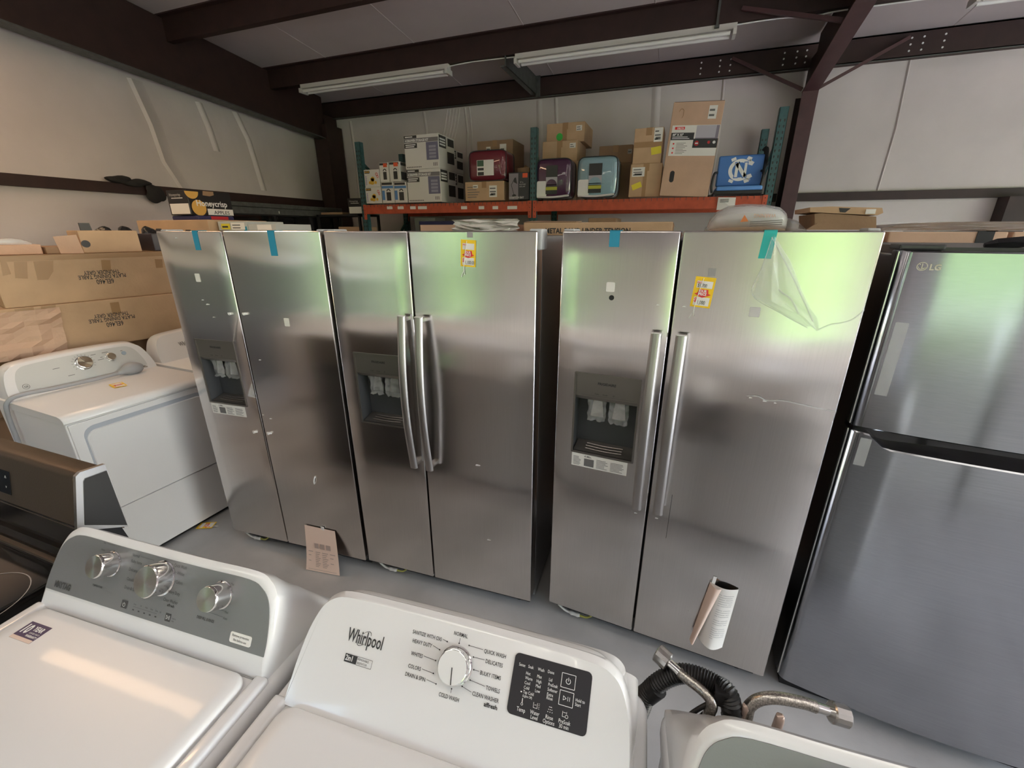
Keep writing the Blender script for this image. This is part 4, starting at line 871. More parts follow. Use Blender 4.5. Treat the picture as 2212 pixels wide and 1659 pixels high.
def kit(label, l, r, tp, bt, z0, y=SF, d=.42):
    t, w, h = cpx(label, l, r, tp, bt, y, d, name='storage_kit_carton', top_tape=False, m=mat('white_print_card', (.74, .72, .69), .45), z0=z0, group='white cartons of drawer storage kits')
    Mx, Mt = FRONT(-.0012), FRONT(-.0024); gr = mat('print_grey', (.20, .19, .20), .5)
    lettering(t, Mx, [], gr, 'title_band', lambda m_: frect(m_, 0.003, w - .003, h * .78, h * .90))
    lettering(t, Mx, [], M_ink, 'black_print', lambda m_: (frect(m_, 0.003, w * .38, h * .905, h * .985), frect(m_, .003, w * .38, h * .62, h * .76)))
    lettering(t, Mt, [('4 DRAWER STORAGE KIT', w * .04, h * .805, h * .095, 'L', 0, .80, .04)], M_wink, 'title_lettering', lambda m_: [fline(m_, w * .04, h * v, w * e, h * v, h * .03) for v, e in ((.945, .26), (.715, .34), (.66, .30))])
    lettering(t, Mx, [], M_greyink, 'foot_print', lambda m_: [fline(m_, w * (.04 + .05 * k), h * .06, w * (.075 + .05 * k), h * .06, h * .03) for k in range(9)] + [fline(m_, w * (.84 + .045 * k), h * .07, w * (.84 + .045 * k), h * .17, w * .02) for k in range(3)])
    lettering(t, Mx, [], mat('photo_violet', (.16, .16, .25), .4), 'drawer_photo', lambda m_: frect(m_, w * .64, w * .985, h * .25, h * .77))
    lettering(t, Mt, [], mat('photo_pale', (.32, .32, .42), .4), 'drawer_print', lambda m_: [frect(m_, w * .72, w * .92, h * (.30 + .1 * k), h * (.37 + .1 * k)) for k in range(4)])
    lettering(t, SIDE(w + .0012), [], M_ink, 'side_print', lambda m_: (frect(m_, .01, d * .45, h * .62, h * .97), frect(m_, d * .55, d * .95, h * .72, h * .95), frect(m_, d * .5, d * .95, h * .2, h * .55)))
    lettering(t, SIDE(w + .0024), [], M_wink, 'side_lettering', lambda m_: [frect(m_, d * .06, d * .4, h * z, h * (z + .05)) for z in (.68, .76, .84)])
    return h
h1 = kit('white drawer storage kit carton, lower one at the front beside the flask cartons', 880, 952, 364.5, 437, SZ); kit('white drawer storage kit carton, topmost one on the shelf', 874, 948, 290, 363.5, SZ + h1 + .001)
h2 = kit('white drawer storage kit carton at the back, lower one behind the front pair', 908, 974, 372, 428, SZ, SF + .45, .40); kit('white drawer storage kit carton at the back, upper one behind the front pair', 906, 972, 322, 371, SZ + h2 + .001, SF + .45, .40)

# ---- bedding in clear zip bags
def bedding(label, l, r, tp, bt, d, m, z0, kind):
    A, B = at_y(l, (tp + bt) / 2, SF), at_y(r, (tp + bt) / 2, SF); w = B.x - A.x; h = at_y((l + r) / 2, tp, SF).z - z0
    t = thing('bedding_bag', label, 'bedding', (A.x, SF, z0)); rnd = random.Random(int(l))
    n = 14; rings = []
    for j in range(n + 1):
        s_ = -1 + 2 * j / n; q_ = max(0, 1 - abs(s_) ** 5) ** .35 if abs(s_) < 1 else .0; q_ = .80 + .20 * q_
        y = d / 2 + s_ * d / 2; ring = []
        for k in range(36):
            a = 2 * math.pi * k / 36; ca, sa = math.cos(a), math.sin(a); e = .30
            ring.append((w / 2 + w / 2 * q_ * math.copysign(abs(ca) ** e, ca), y + rnd.uniform(-.004, .004), h / 2 + h / 2 * q_ * math.copysign(abs(sa) ** e, sa) - (1 - q_) * h * .0))
        rings.append(ring)
    mn = min(p[2] for r_ in rings for p in r_)
    b = MB(); b.loft(rings); b.build('quilt', m, t, smooth=70)
    for yy in (.018, d - .018):
        b = MB(); ring = [(w / 2 + w * .485 * math.copysign(abs(math.cos(a)) ** .3, math.cos(a)), yy, h / 2 + h * .485 * math.copysign(abs(math.sin(a)) ** .3, math.sin(a))) for a in [2 * math.pi * k / 48 for k in range(49)]]
        b.tube(ring, .006, 6); b.build('piping', mat('bag_piping', (.03, .03, .035), .4), t, smooth=60)
    Mx = FRONT(-.006)
    if kind == 'square':
        plate(t, 'card_insert', Mx, w * .24, w * .68, h * .18, h * .68, M_paper, .001); lettering(t, Mx @ Matrix.Translation((0, 0, .0014)), [], mat('photo_green', (.05, .12, .07), .5), 'insert_photo', lambda m_: frect(m_, w * .25, w * .42, h * .48, h * .67))
        lettering(t, Mx @ Matrix.Translation((0, 0, .0014)), [], M_ink, 'insert_photos', lambda m_: (frect(m_, w * .26, w * .42, h * .19, h * .30), frect(m_, w * .26, w * .42, h * .35, h * .43)))
    else:
        plate(t, 'card_insert', Mx, w * .30, w * .62, h * .12, h * .82, mat('insert_black', (.02, .018, .018), .3), .001)
        lettering(t, Mx @ Matrix.Translation((0, 0, .0014)), [], mat('photo_grey', (.42, .40, .44), .4), 'insert_photo', lambda m_: frect(m_, w * .30, w * .62, h * .32, h * .54)); lettering(t, Mx @ Matrix.Translation((0, 0, .002)), [], m, 'insert_bed', lambda m_: (fring(m_, w * .46, h * .34, 0, w * .15, 0, 180, 16), frect(m_, w * .31, w * .61, h * .32, h * .36)))
        lettering(t, Mx @ Matrix.Translation((0, 0, .0014)), [], mat('insert_lime', (.45, .45, .05), .5), 'insert_band', lambda m_: frect(m_, w * .30, w * .62, h * .22, h * .30))
        plate(t, 'white_underside', FRONT(-.0035), w * .04, w * .32, h * .05, h * .45, mat('white_sheet', (.78, .76, .76), .3, coat=.6, bump=.3, bscale=25), .0015, .02)
        b = MB(); b.tube(bez([(w * .05, -.002, h * .06), (w * .5, -.004, h * .045), (w * .95, -.002, h * .08)], 6), .012, 8); b.build('white_fold', mat('white_sheet', (.78, .76, .76), .3), t, smooth=60)
    return t, h
fab = lambda n, c: mat(n, c, .35, coat=1.0, bump=.5, bscale=14)
tcb, wcb, hcb = cpx('brown carton under the crimson bedding bag', 1005, 1088, 392, 435, SF, .36, z0=SZ)
label_on(tcb, wcb * .21, wcb * .34, hcb * .66, hcb * .84, lines=1); label_on(tcb, wcb * .63, wcb * .83, hcb * .18, hcb * .78, lines=3, bar=True)
lettering(tcb, FRONT(-.0012), [], M_greyink, 'carton_print', lambda m_: [fline(m_, wcb * .06, hcb * (.2 + .13 * k), wcb * (.3 + .04 * (k % 3)), hcb * (.2 + .13 * k), .008) for k in range(5)])
bedding('crimson bedding set in a clear zip bag lying on a brown carton', 1011, 1094, 323, 391, .30, fab('crimson_fabric', (.16, .012, .025)), SZ + hcb + .002, 'square')
bedding('plum bedding set in a clear zip bag beside the rack upright', 1157, 1234, 341, 433, .26, fab('plum_fabric', (.07, .018, .06)), SZ, 'tall')
bedding('pale blue bedding set in a clear zip bag on the shelf', 1246, 1334, 336, 432, .26, fab('pale_blue_fabric', (.27, .42, .50)), SZ, 'tall')

# ---- cartons further back and to the right on the shelf
YB2 = 5.72
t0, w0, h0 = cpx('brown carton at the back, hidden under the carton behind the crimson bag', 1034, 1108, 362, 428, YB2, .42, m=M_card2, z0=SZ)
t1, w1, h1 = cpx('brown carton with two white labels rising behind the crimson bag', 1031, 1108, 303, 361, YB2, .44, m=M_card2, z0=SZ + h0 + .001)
label_on(t1, w1 * .26, w1 * .38, h1 * .62, h1 * .78, lines=1); label_on(t1, w1 * .64, w1 * .82, h1 * .25, h1 * .85, lines=2)
t2, w2, h2 = cpx('small torn brown carton beside the rack upright behind the lamp carton', 1118, 1143, 350, 372, SF + .22, .25, m=M_card2, z0=SZ + .38)
t3, w3, h3 = cpx('small brown carton under the torn one behind the lamp carton', 1116, 1143, 373, 425, SF + .22, .25, m=M_card2, z0=SZ)
t2.location.z = t3.location.z + h3 + .002
b = MB(); b.prism([(w2 * .5, -.002, h2), (w2 * 1.0, -.002, h2), (w2 * .72, -.02, h2 * 1.5)], (0, .003, 0)); b.build('torn_flap', M_card2, t2)
tl, wl, hl = cpx('dark carton with a desk lamp picture beside the rack upright', 1099, 1143, 372, 433, SF, .18, name='lamp_carton', top_tape=False, m=mat('charcoal_card', (.035, .037, .042), .45), z0=SZ)
plate(tl, 'lamp_photo', FRONT(-.0008), .004, wl * .47, .004, hl * .96, mat('photo_mauve', (.25, .22, .25), .45), .0006)
lettering(tl, FRONT(-.002), [], M_ink, 'lamp_print', lambda m_: (fring(m_, wl * .27, hl * .16, 0, wl * .10, 0, 360, 14, 0, .6), fline(m_, wl * .27, hl * .17, wl * .13, hl * .55, .006), fline(m_, wl * .13, hl * .55, wl * .30, hl * .80, .006), fpoly(m_, [(wl * .24, hl * .66), (wl * .42, hl * .58), (wl * .36, hl * .82), (wl * .28, hl * .80)])))
lettering(tl, FRONT(-.0022), [('HAMPTON BAY', wl * .03, hl * .05, hl * .11, 'L', 0, .80, .03), ('27 in.', wl * .55, hl * .62, hl * .07, 'L'), ('ADJUSTABLE', wl * .52, hl * .54, hl * .065, 'L', 0, .75), ('DESK LAMP', wl * .52, hl * .46, hl * .065, 'L', 0, .75)], mat('pale_ink', (.55, .54, .52), .5), 'lamp_lettering')
plate(tl, 'price_dot', FRONT(-.0016), wl * .68, wl * .92, hl * .80, hl * .96, mat('orange_sticker', (.85, .12, .04), .5), .0008)
ta, wa, ha = cpx('brown carton at the bottom of the stack behind the plum bedding bag', 1174, 1247, 349, 426, SF + .275, .5, m=M_card, z0=SZ)
tb, wb, hb = cpx('brown carton in the middle of the stack behind the plum bedding bag', 1172, 1247, 304, 348, SF + .275, .5, m=M_card, z0=SZ + ha + .001)
tc_, wc, hc = cpx('brown carton with a green dot on top of the stack', 1181, 1263, 265, 303, SF + .40, .5, m=M_card, z0=SZ + ha + hb + .002)
label_on(tb, wb * .78, wb * .95, hb * .62, hb * .86, lines=2); label_on(tc_, wc * .78, wc * .93, hc * .55, hc * .82, lines=2)
b = MB(); b.cyl((wc * .35, -.0015, hc * .30), (0, 1, 0), .040, .001, 20); b.build('green_dot', mat('dot_green', (.05, .55, .08), .5), tc_)
for tt, ww, hh in ((tb, wb, hb), (tc_, wc, hc)): plate(tt, 'tape_strip', FRONT(-.0009), ww * .42, ww * .54, .004, hh, M_tape, .0006)
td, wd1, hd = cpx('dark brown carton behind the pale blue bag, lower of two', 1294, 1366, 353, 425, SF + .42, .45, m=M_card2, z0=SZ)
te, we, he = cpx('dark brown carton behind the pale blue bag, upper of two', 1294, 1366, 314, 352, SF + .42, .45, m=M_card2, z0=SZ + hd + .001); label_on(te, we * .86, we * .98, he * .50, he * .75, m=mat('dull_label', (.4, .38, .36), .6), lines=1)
tf, wf, hf = cpx('brown carton with a yellow sticker, lower of two beside the tall shower carton', 1360, 1428, 353.5, 426, SF + .03, .40, m=M_card, z0=SZ); tg_, wg, hg = cpx('brown carton with a yellow sticker, upper of two beside the tall shower carton', 1369, 1431, 276, 353, SF + .05, .40, m=M_card, z0=SZ + hf + .001)
M_ylab = mat('yellow_label', (.80, .68, .05), .5)
label_on(tf, wf * .06, wf * .46, hf * .62, hf * .90, lines=3, bar=True); label_on(tg_, wg * .68, wg * .97, hg * .60, hg * .985, lines=3, bar=True)
plate(tf, 'yellow_label', FRONT(-.0012) @ Matrix.Translation((wf * .24, hf * .34, 0)) @ Matrix.Rotation(R(20), 4, 'Z'), -.05, .05, -.028, .028, M_ylab, .0008); plate(tg_, 'yellow_label', FRONT(-.0012) @ Matrix.Translation((wg * .80, hg * .36, 0)) @ Matrix.Rotation(R(8), 4, 'Z'), -.05, .05, -.035, .035, M_ylab, .0008)
plate(tg_, 'tape_strip', FRONT(-.0009), .004, wg, hg * .46, hg * .62, M_tape, .0006); plate(tf, 'tape_strip', FRONT(-.0009), wf * .42, wf * .54, .004, hf, M_tape, .0006)

# ---- tall shower-base carton, leaning back
A, B = at_y(1425, 416, SF - .02), at_y(1530, 414, SF - .02); W_, = (B.x - A.x,); H_ = at_y(1490, 219, SF + .06).z - SZ
t = carton('tall brown shower base carton with a printed label, leaning on the shelf', A.x, SF - .02, SZ + .002, W_, H_, .17, m=M_card3, top_tape=False, name='shower_base_carton')
t.rotation_euler = (R(-4), R(2.8), 0); t.location.z = SZ + .004
lx0, lx1, lz0, lz1 = W_ * .05, W_ * .995, H_ * .44, H_ * .76
plate(t, 'printed_label', FRONT(-.0008), lx0, lx1, lz0, lz1, M_paper, .0006)
lw, lh = lx1 - lx0, lz1 - lz0; Mt = FRONT(-.0022)
lettering(t, FRONT(-.0018), [], M_ink, 'black_bands', lambda m_: (frect(m_, lx0, lx0 + lw * .49, lz0 + lh * .52, lz0 + lh * .76), frect(m_, lx0 + lw * .49, lx1, lz0 + lh * .26, lz0 + lh * .56)))
lettering(t, FRONT(-.0018), [], mat('photo_lilac', (.50, .48, .55), .4), 'tub_photo', lambda m_: frect(m_, lx0 + lw * .52, lx1 - .004, lz0 + lh * .56, lz1 - .004))
lettering(t, Mt, [], mat('photo_dusk', (.25, .22, .28), .4), 'tub_print', lambda m_: (frect(m_, lx1 - lw * .07, lx1 - .004, lz0 + lh * .56, lz1 - .004), frect(m_, lx0 + lw * .52, lx1 - .004, lz0 + lh * .56, lz0 + lh * .59)))
lettering(t, FRONT(-.0018), [], M_red, 'red_badge', lambda m_: frect(m_, lx0 + lw * .06, lx0 + lw * .27, lz0 + lh * .86, lz0 + lh * .95))
for cu, cv, cr in ((.57, .41, .085), (.82, .44, .05), (.08, .10, .03), (.08, .25, .03), (.08, .40, .03)): lettering(t, FRONT(-.0018), [], M_red, 'red_dot', lambda m_: fring(m_, lx0 + lw * cu, lz0 + lh * cv, 0, lh * cr, 0, 360, 18))
lettering(t, Mt, [('DELTA', lx0 + lw * .11, lz0 + lh * .877, lh * .075, 'L', 0, 1, .04), ('60" X 32"', lx0 + lw * .03, lz0 + lh * .66, lh * .10, 'L', 0, .95, .04)], M_wink, 'white_lettering', lambda m_: (fring(m_, lx0 + lw * .93, lz0 + lh * .44, 0, lh * .05, 0, 360, 14), fline(m_, lx0 + lw * .03, lz0 + lh * .62, lx0 + lw * .36, lz0 + lh * .62, lh * .02), fline(m_, lx0 + lw * .03, lz0 + lh * .57, lx0 + lw * .40, lz0 + lh * .57, lh * .02), fline(m_, lx0 + lw * .54, lz0 + lh * .41, lx0 + lw * .60, lz0 + lh * .41, lh * .04)))
lettering(t, Mt, [], M_greyink, 'small_print', lambda m_: [fline(m_, lx0 + lw * .14, lz0 + lh * (.07 + .05 * k), lx0 + lw * (.30 + .04 * (k % 3)), lz0 + lh * (.07 + .05 * k), .004) for k in range(8)])
label_on(t, W_ * .72, W_ * .88, H_ * .82, H_ * .955, lines=2)
def slot(u, v, a, bb_): return [(u + x, v + y) for x, y in rrect(-a, a, -bb_, bb_, a * .98, 6)]
b = MB(); b.prism([(x, -.0006, z) for x, z in slot(W_ * .20, H_ * .215, .022, .055)], (0, -.0006, 0)); b.build('hand_hole', M_black, t)
b = MB(); P_ = [(W_ * .14, -.001, H_ * .90), (W_ * .165, -.001, H_ * .925), (W_ * .20, -.001, H_ * .93), (W_ * .23, -.001, H_ * .915), (W_ * .235, -.001, H_ * .86), (W_ * .21, -.001, H_ * .835)]
b.tube(P_, .003, 5); b.build('hand_hole_cut', M_tape, t)
b = MB(); b.box(.01, W_ - .005, .004, .166, H_ - .002, H_ + .003); b.build('open_top_edge', M_ink, t)

# ---- folding stadium seat with the interlocked emblem
A, B = at_y(1546, 400, SF + .02), at_y(1643, 400, SF + .02); w = B.x - A.x; bt, tp = at_y(1598, 396, SF).z, at_y(1598, 333, SF).z
M_cblue = mat('carolina_blue_fabric', (.075, .21, .56), .6, bump=.1, bscale=120); M_cblue2 = mat('carolina_blue_bright', (.14, .34, .78), .55)
t = thing('stadium_seat', 'folded blue stadium seat with a white interlocked emblem on its back', 'seat', (A.x, SF + .02, SZ))
zb, zt_ = bt - SZ, tp - SZ
b = MB(); b.box(0, w, .03, .10, zb - .02, zt_, bevel=.018, seg=3); b.build('back_cushion', M_cblue, t, smooth=50)
b = MB(); b.box(.005, w + .015, -.06, .38, .035, zb - .025, bevel=.018, seg=3); b.build('seat_cushion', M_cblue2, t, smooth=50)
b = MB(); b.box(-.01, w + .02, -.05, .40, .0, .035, bevel=.006); b.build('frame_base', M_black, t)
for xx in (-.03, w + .008):
    b = MB(); b.tube(bez([(xx, -.02, .02), (xx - .01, -.03, zb * .8), (xx, -.02, zb + .09), (xx + (.03 if xx < 0 else -.02), .02, zb + .11)], 5), .012, 7); b.build('arm_rest', M_black, t, smooth=60)
b = MB(); b.tube(bez([(w + .0, .12, .06), (w + .015, .12, .2), (w + .018, .11, .34), (w + .01, .12, .42), (w - .01, .13, .40)], 5), .022, 8); b.build('shoulder_strap', mat('black_webbing', (.015, .015, .02), .8, bump=.5, bscale=60), t, smooth=60)
b = MB(); b.box(w - .005, w + .022, .10, .104, .10, .19); b.build('hang_label', M_paper, t)
c_u, c_v, r_ = w * .50, (zb + zt_) / 2 - .005, (zt_ - zb) * .40
def emblem(m_):
    fring(m_, c_u, c_v, r_ * .68, r_ * 1.0, 48, 312, 40, 0, .96)
    for s_ in (1, -1):      # flared ends of the C and its four spurs
        fpoly(m_, [(c_u + r_ * x, c_v + s_ * r_ * y) for x, y in ((.46, .50), (.98, .34), (1.14, .62), (.72, .86))][::s_])
        fpoly(m_, [(c_u + r_ * x, c_v + s_ * r_ * y) for x, y in ((-.80, .74), (-.42, .90), (-.52, 1.14), (-.90, .98))][::s_])
        fpoly(m_, [(c_u + r_ * x, c_v + s_ * r_ * y) for x, y in ((.42, .90), (.80, .74), (.94, 1.02), (.56, 1.16))][::s_])
def emblem_gap(m_):
    for a in ((-.30, -.70, -.30, .70, .40), (.46, -.70, .46, .70, .36), (-.33, .62, .49, -.62, .46)): fline(m_, c_u + r_ * a[0], c_v + r_ * a[1], c_u + r_ * a[2], c_v + r_ * a[3], r_ * a[4])
def emblem_n(m_):
    for a in ((-.30, -.62, -.30, .62, .26), (.46, -.62, .46, .62, .22), (-.36, .60, .50, -.60, .30)): fline(m_, c_u + r_ * a[0], c_v + r_ * a[1], c_u + r_ * a[2], c_v + r_ * a[3], r_ * a[4])
lettering(t, FRONT(.0285), [], M_wink, 'emblem_ring', emblem); lettering(t, FRONT(.0275), [], M_cblue, 'emblem_gap', emblem_gap); lettering(t, FRONT(.0265), [('®', c_u + r_ * .80, c_v - r_ * .95, r_ * .3, 'L')], M_wink, 'emblem_letter', emblem_n)
# price card on the beam
A, B = at_y(1549, 445, RY0 - .03), at_y(1587, 445, RY0 - .03)
t = thing('price_card', 'white price card clipped to the orange beam below the stadium seat', 'card', (A.x, RY0 - .02, 2.01 - .04))
b = MB(); b.prism([(0, -.002, 0), (B.x - A.x, -.03, .0), (B.x - A.x, -.004, .115), (0, -.002, .12)], (0, .0015, 0)); b.build('card', M_paper, t)
lettering(t, FRONT(-.016), [('4', .12, .02, .04, 'L', 0, 1, .05)], M_ink, 'card_print', lambda m_: [fline(m_, .02, .10 - .012 * k, .10, .10 - .012 * k, .004) for k in range(3)])
# ================================================================ LEFT STACK
RZ = R(76)
def on_stack(px, py, x=-3.56): return at_x(px, py, x)
def local_front(o_, px, py):
    """(u,v) of a pixel on the front plane of a thing turned by rz at o_.location"""
    ex = Vector((math.cos(o_.rotation_euler.z), math.sin(o_.rotation_euler.z), 0)); n = Vector((ex.y, -ex.x, 0)); d = ray(px, py); O_ = Vector((0, 0, CAM_H))
    P0 = Vector(o_.location); s_ = (P0 - O_).dot(n) / d.dot(n); q = O_ + d * s_ - P0; return q.dot(ex), q.z
P0 = on_stack(12, 667)
up = carton('long brown dining table carton with black print, upper of two above the dryers', P0.x, P0.y, P0.z, 1.0, .285, .95, m=M_card, rz=RZ, group='long dining table cartons', top_tape=False)
lo = carton('long brown dining table carton with a torn wrinkled end, lower of two above the dryers', 0, 0, 0, 1.20, .29, .95, m=M_card, rz=RZ, group='long dining table cartons', top_tape=False)
ex = Vector((math.cos(RZ), math.sin(RZ), 0)); ny = Vector((-ex.y, ex.x, 0))
lo.location = Vector(P0) - ex * .22 - ny * .02 - Vector((0, 0, .291))
def uv_tape(o_, quads, m=M_tape, name='tape_strip', off=.0014):
    for qd in quads:
        b = MB(); b.prism([(u, -off, v) for u, v in [local_front(o_, *p) for p in qd]], (0, off * .8, 0)); b.build(name, m, o_)
uv_tape(up, [[(30, 566), (58, 565), (60, 602), (33, 601)], [(72, 565), (115, 563), (115, 586), (104, 604), (81, 605)], [(218, 562), (238, 562), (240, 585), (221, 586)], [(334, 560), (350, 560), (352, 578), (337, 579)], [(0, 563), (14, 566), (24, 592), (6, 596)]])
b = MB(); b.box(.0, 1.0, -.0013, .0, .255, .286); b.box(0, 1.0, -.0013, .05, .2845, .2862); b.build('tape_strip', M_tape, up)
uv_tape(lo, [[(31, 668), (72, 663), (84, 706), (64, 716), (45, 711)], [(88, 662), (120, 658), (122, 695), (90, 684)], [(237, 654), (256, 652), (262, 677), (243, 680)]])
u_, v_ = local_front(lo, 125, 700); 
b = MB(); rows = 9; V = []; rnd = random.Random(9)
for j in range(rows + 1):
    V.append([b.bm.verts.new((-.0 + (u_ + .05 * j / rows * .6) * i / 8, -.004 - .030 * rnd.random() - (.010 if j < 3 else 0), .005 + .27 * j / rows)) for i in range(9)])
for j in range(rows):
    for i in range(8): b.bm.faces.new((V[j][i], V[j][i + 1], V[j + 1][i + 1], V[j + 1][i]))
b.build('torn_wrap', M_card3, lo)
def stack_text(o_, rows_):
    its = []
    for body, px, py, size in rows_:
        u, v = local_front(o_, px, py); its.append((body, u, v, size, 'C', 180, .70, .012))
    lettering(o_, FRONT(-.0015), its, M_ink, 'carton_lettering')
stack_text(up, [('6EL460', 226, 603, .042), ('PLATA DINING TABLE', 221, 593, .034), ('THUNDER GREY', 219, 584, .034)])
stack_text(lo, [('6EL460', 247, 695, .042), ('PLATA DINING TABLE', 242, 685, .034), ('THUNDER GREY', 240, 676, .034)])
# what the stack stands on
z = lo.location.z; p = lo.location
for k, (lab, hh) in enumerate((('brown carton directly under the dining table cartons', .36), ('brown carton in the middle of the stack behind the dryers', .36), ('brown carton at the foot of the stack behind the dryers', None))):
    h_ = hh if hh else z - .001
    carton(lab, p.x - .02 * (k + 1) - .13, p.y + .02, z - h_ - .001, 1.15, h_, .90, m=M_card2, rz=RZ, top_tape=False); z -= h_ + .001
# goods lying on the dining table cartons
ztop = up.location.z + .287
def on_top(du, dy): return Vector(up.location) + ex * du + ny * dy + Vector((0, 0, .287))
q = on_top(-.05, .12); t = carton('flat brown carton in loose plastic on the upper dining table carton', q.x, q.y, ztop, .30, .055, .40, m=M_card3, rz=RZ, top_tape=False)
b = MB(); b.tube(bez([(.0, .02, .058), (.10, .03, .07), (.2, .03, .072), (.27, .05, .058)], 4), [.012, .02, .022, .02, .02, .018, .018, .02, .02, .018, .015, .012, .008], 8); b.build('loose_plastic', M_bag, t, smooth=60)
q = on_top(.262, .10); t = carton('thin flat brown carton between the plastic-wrapped carton and the cut carton', q.x, q.y, ztop, .145, .04, .40, m=M_card2, rz=RZ, top_tape=False)
q = on_top(.42, .06); t = carton('upright cut brown carton with a round hole on the dining table cartons', q.x, q.y, ztop, .30, .135, .25, m=M_card, rz=RZ, top_tape=False)
b = MB(); b.prism([(.0, -.004, .0), (-.10, .03, .0), (-.11, .03, .10), (-.01, -.004, .11)], (0, .004, 0)); b.build('open_flap', M_card3, t)
b = MB(); b.cyl((.022, -.001, .055), (0, 1, 0), .022, .002, 18); b.build('round_hole', M_ink, t)
b = MB(); b.prism([(.03, .05, .135), (.085, .05, .135), (.08, .05, .18), (.03, .05, .18)], (0, .02, 0)); b.build('black_bracket', M_black, t)
q = on_top(.79, .05); t = carton('dark grey carton printed upside down beside the handleless refrigerator', q.x, q.y, ztop, .28, .115, .30, m=mat('aubergine_card', (.045, .036, .045), .45), rz=RZ, top_tape=False, name='bath_carton')
lettering(t, FRONT(-.0014), [('shower aid (360)', .14, .055, .030, 'C', 180)], mat('pale_ink', (.55, .54, .52), .5), 'carton_lettering', lambda m_: [fline(m_, .10, .072 + .014 * k, .20, .072 + .014 * k, .004) for k in range(2)])
for k, (du, dy, lab) in enumerate(((.62, .42, 'crumpled black plastic bag beside the cut carton'), (.76, .46, 'crumpled black plastic bag between two other black bags'), (.90, .42, 'crumpled black plastic bag behind the dark grey carton'))):
    c = on_top(du, dy); b = lump((c.x, c.y, c.z + .082), .062, .062, .080, 30 + k, .30)
    for v in b.bm.verts: v.co.z = max(v.co.z, ztop + .001)
    tag(b.build('plastic_bag', mat('black_poly_bag', (.02, .02, .022), .22, bump=.8, bscale=25), None, smooth=35), lab, 'bag', 'black plastic bags behind the cut carton')
# tall base, brown carton, pouch and apple carton behind it
carton('tall brown carton standing behind the dining table cartons', -4.40, 2.58, 0, 1.02, 1.70, .62, m=M_card2, top_tape=False)
t = carton('brown carton with dark symbols and a yellow-labelled grey end', -4.34, 2.56, 1.701, .855, .150, .55, m=M_card, top_tape=False)
lettering(t, FRONT(-.0012), [], M_ink, 'carton_symbols', lambda m_: (frect(m_, .22, .30, .03, .06), fpoly(m_, [(.20, .06), (.32, .06), (.29, .085), (.23, .085)]), fline(m_, .56, .05, .66, .05, .008), fline(m_, .58, .07, .64, .07, .010), fline(m_, .70, .055, .75, .055, .006), fline(m_, .78, .055, .82, .055, .006)))
b = MB(); b.box(.18, .50, .18, .52, .1505, .192, bevel=.015); b.build('pouch', mat('navy_red_pouch', (.03, .03, .10), .5), t)
pouch = bpy.data.objects.get('pouch'); pouch.parent = None; pouch.matrix_world = Matrix.Translation((-4.34, 2.56, 1.701)); tag(pouch, 'navy fabric pouch under the apple carton', 'pouch')
b = MB(); b.box(-3.845, -3.839, 2.86, 3.02, 1.862, 1.888); o = b.build('red_band', mat('pouch_red', (.45, .02, .03), .6), None); o.parent = pouch; o.matrix_parent_inverse = pouch.matrix_world.inverted()
def apple_carton(label, loc, rz, w, h, d, lab):
    t = thing('apple_carton', label, 'box', loc, rz, None); mk = mat('black_print_card', (.012, .011, .012), .4)
    b = MB(); b.box(0, w, 0, d, 0, h, bevel=.004); b.build('carton_body', mk, t)
    Mx, Ms = FRONT(-.0012), Matrix(((0, 0, -1, -.0012), (-1, 0, 0, d), (0, 1, 0, 0), (0, 0, 0, 1)))
    yl = mat('apple_gold', (.72, .42, .10), .5)
    lettering(t, Mx, [], yl, 'apple_print', lambda m_: (fring(m_, w * .20, h * .30, 0, h * .32, 0, 360, 20), fring(m_, w * .10, h * .95, 0, h * .30, 180, 360, 14)))
    lettering(t, FRONT(-.0024), [('Honeycrisp', w * .15, h * .38, h * .34, 'L', 0, .92, .02)], M_wink, 'fruit_lettering')
    lettering(t, FRONT(-.0016), [], M_paper, 'white_band', lambda m_: frect(m_, w * .38, w * .995, .004, h * .28)); lettering(t, FRONT(-.0026), [('APPLES', w * .52, h * .06, h * .21, 'L', 0, 1.15, .01)], M_ink, 'band_lettering')
    lettering(t, Ms, [('Honeycrisp', d * .12, h * .76, h * .17, 'L', 0, .9)], mat('pale_ink', (.55, .54, .52), .5), 'end_lettering', lambda m_: fline(m_, d * .2, h * .68, d * .75, h * .68, h * .04)); lettering(t, Ms, [], M_paper, 'end_label', lambda m_: frect(m_, d * .06, d * .97, h * .04, h * .46))
    b = MB(); b.prism([(x, -.0008, z) for x, z in [(w * .34, h * .82), (w * .50, h * .80), (w * .60, h * .86), (w * .60, h * 1.0), (w * .36, h * 1.0)]], (0, -.001, 0)); b.build('hand_hole', M_card2, t)
    return t
c = at_x(415, 468, -3.88); apple_carton('black apple carton with gold fruit print on the pouch behind the dryers', (c.x, c.y, 1.896), R(90), .39, .195, .25, True)
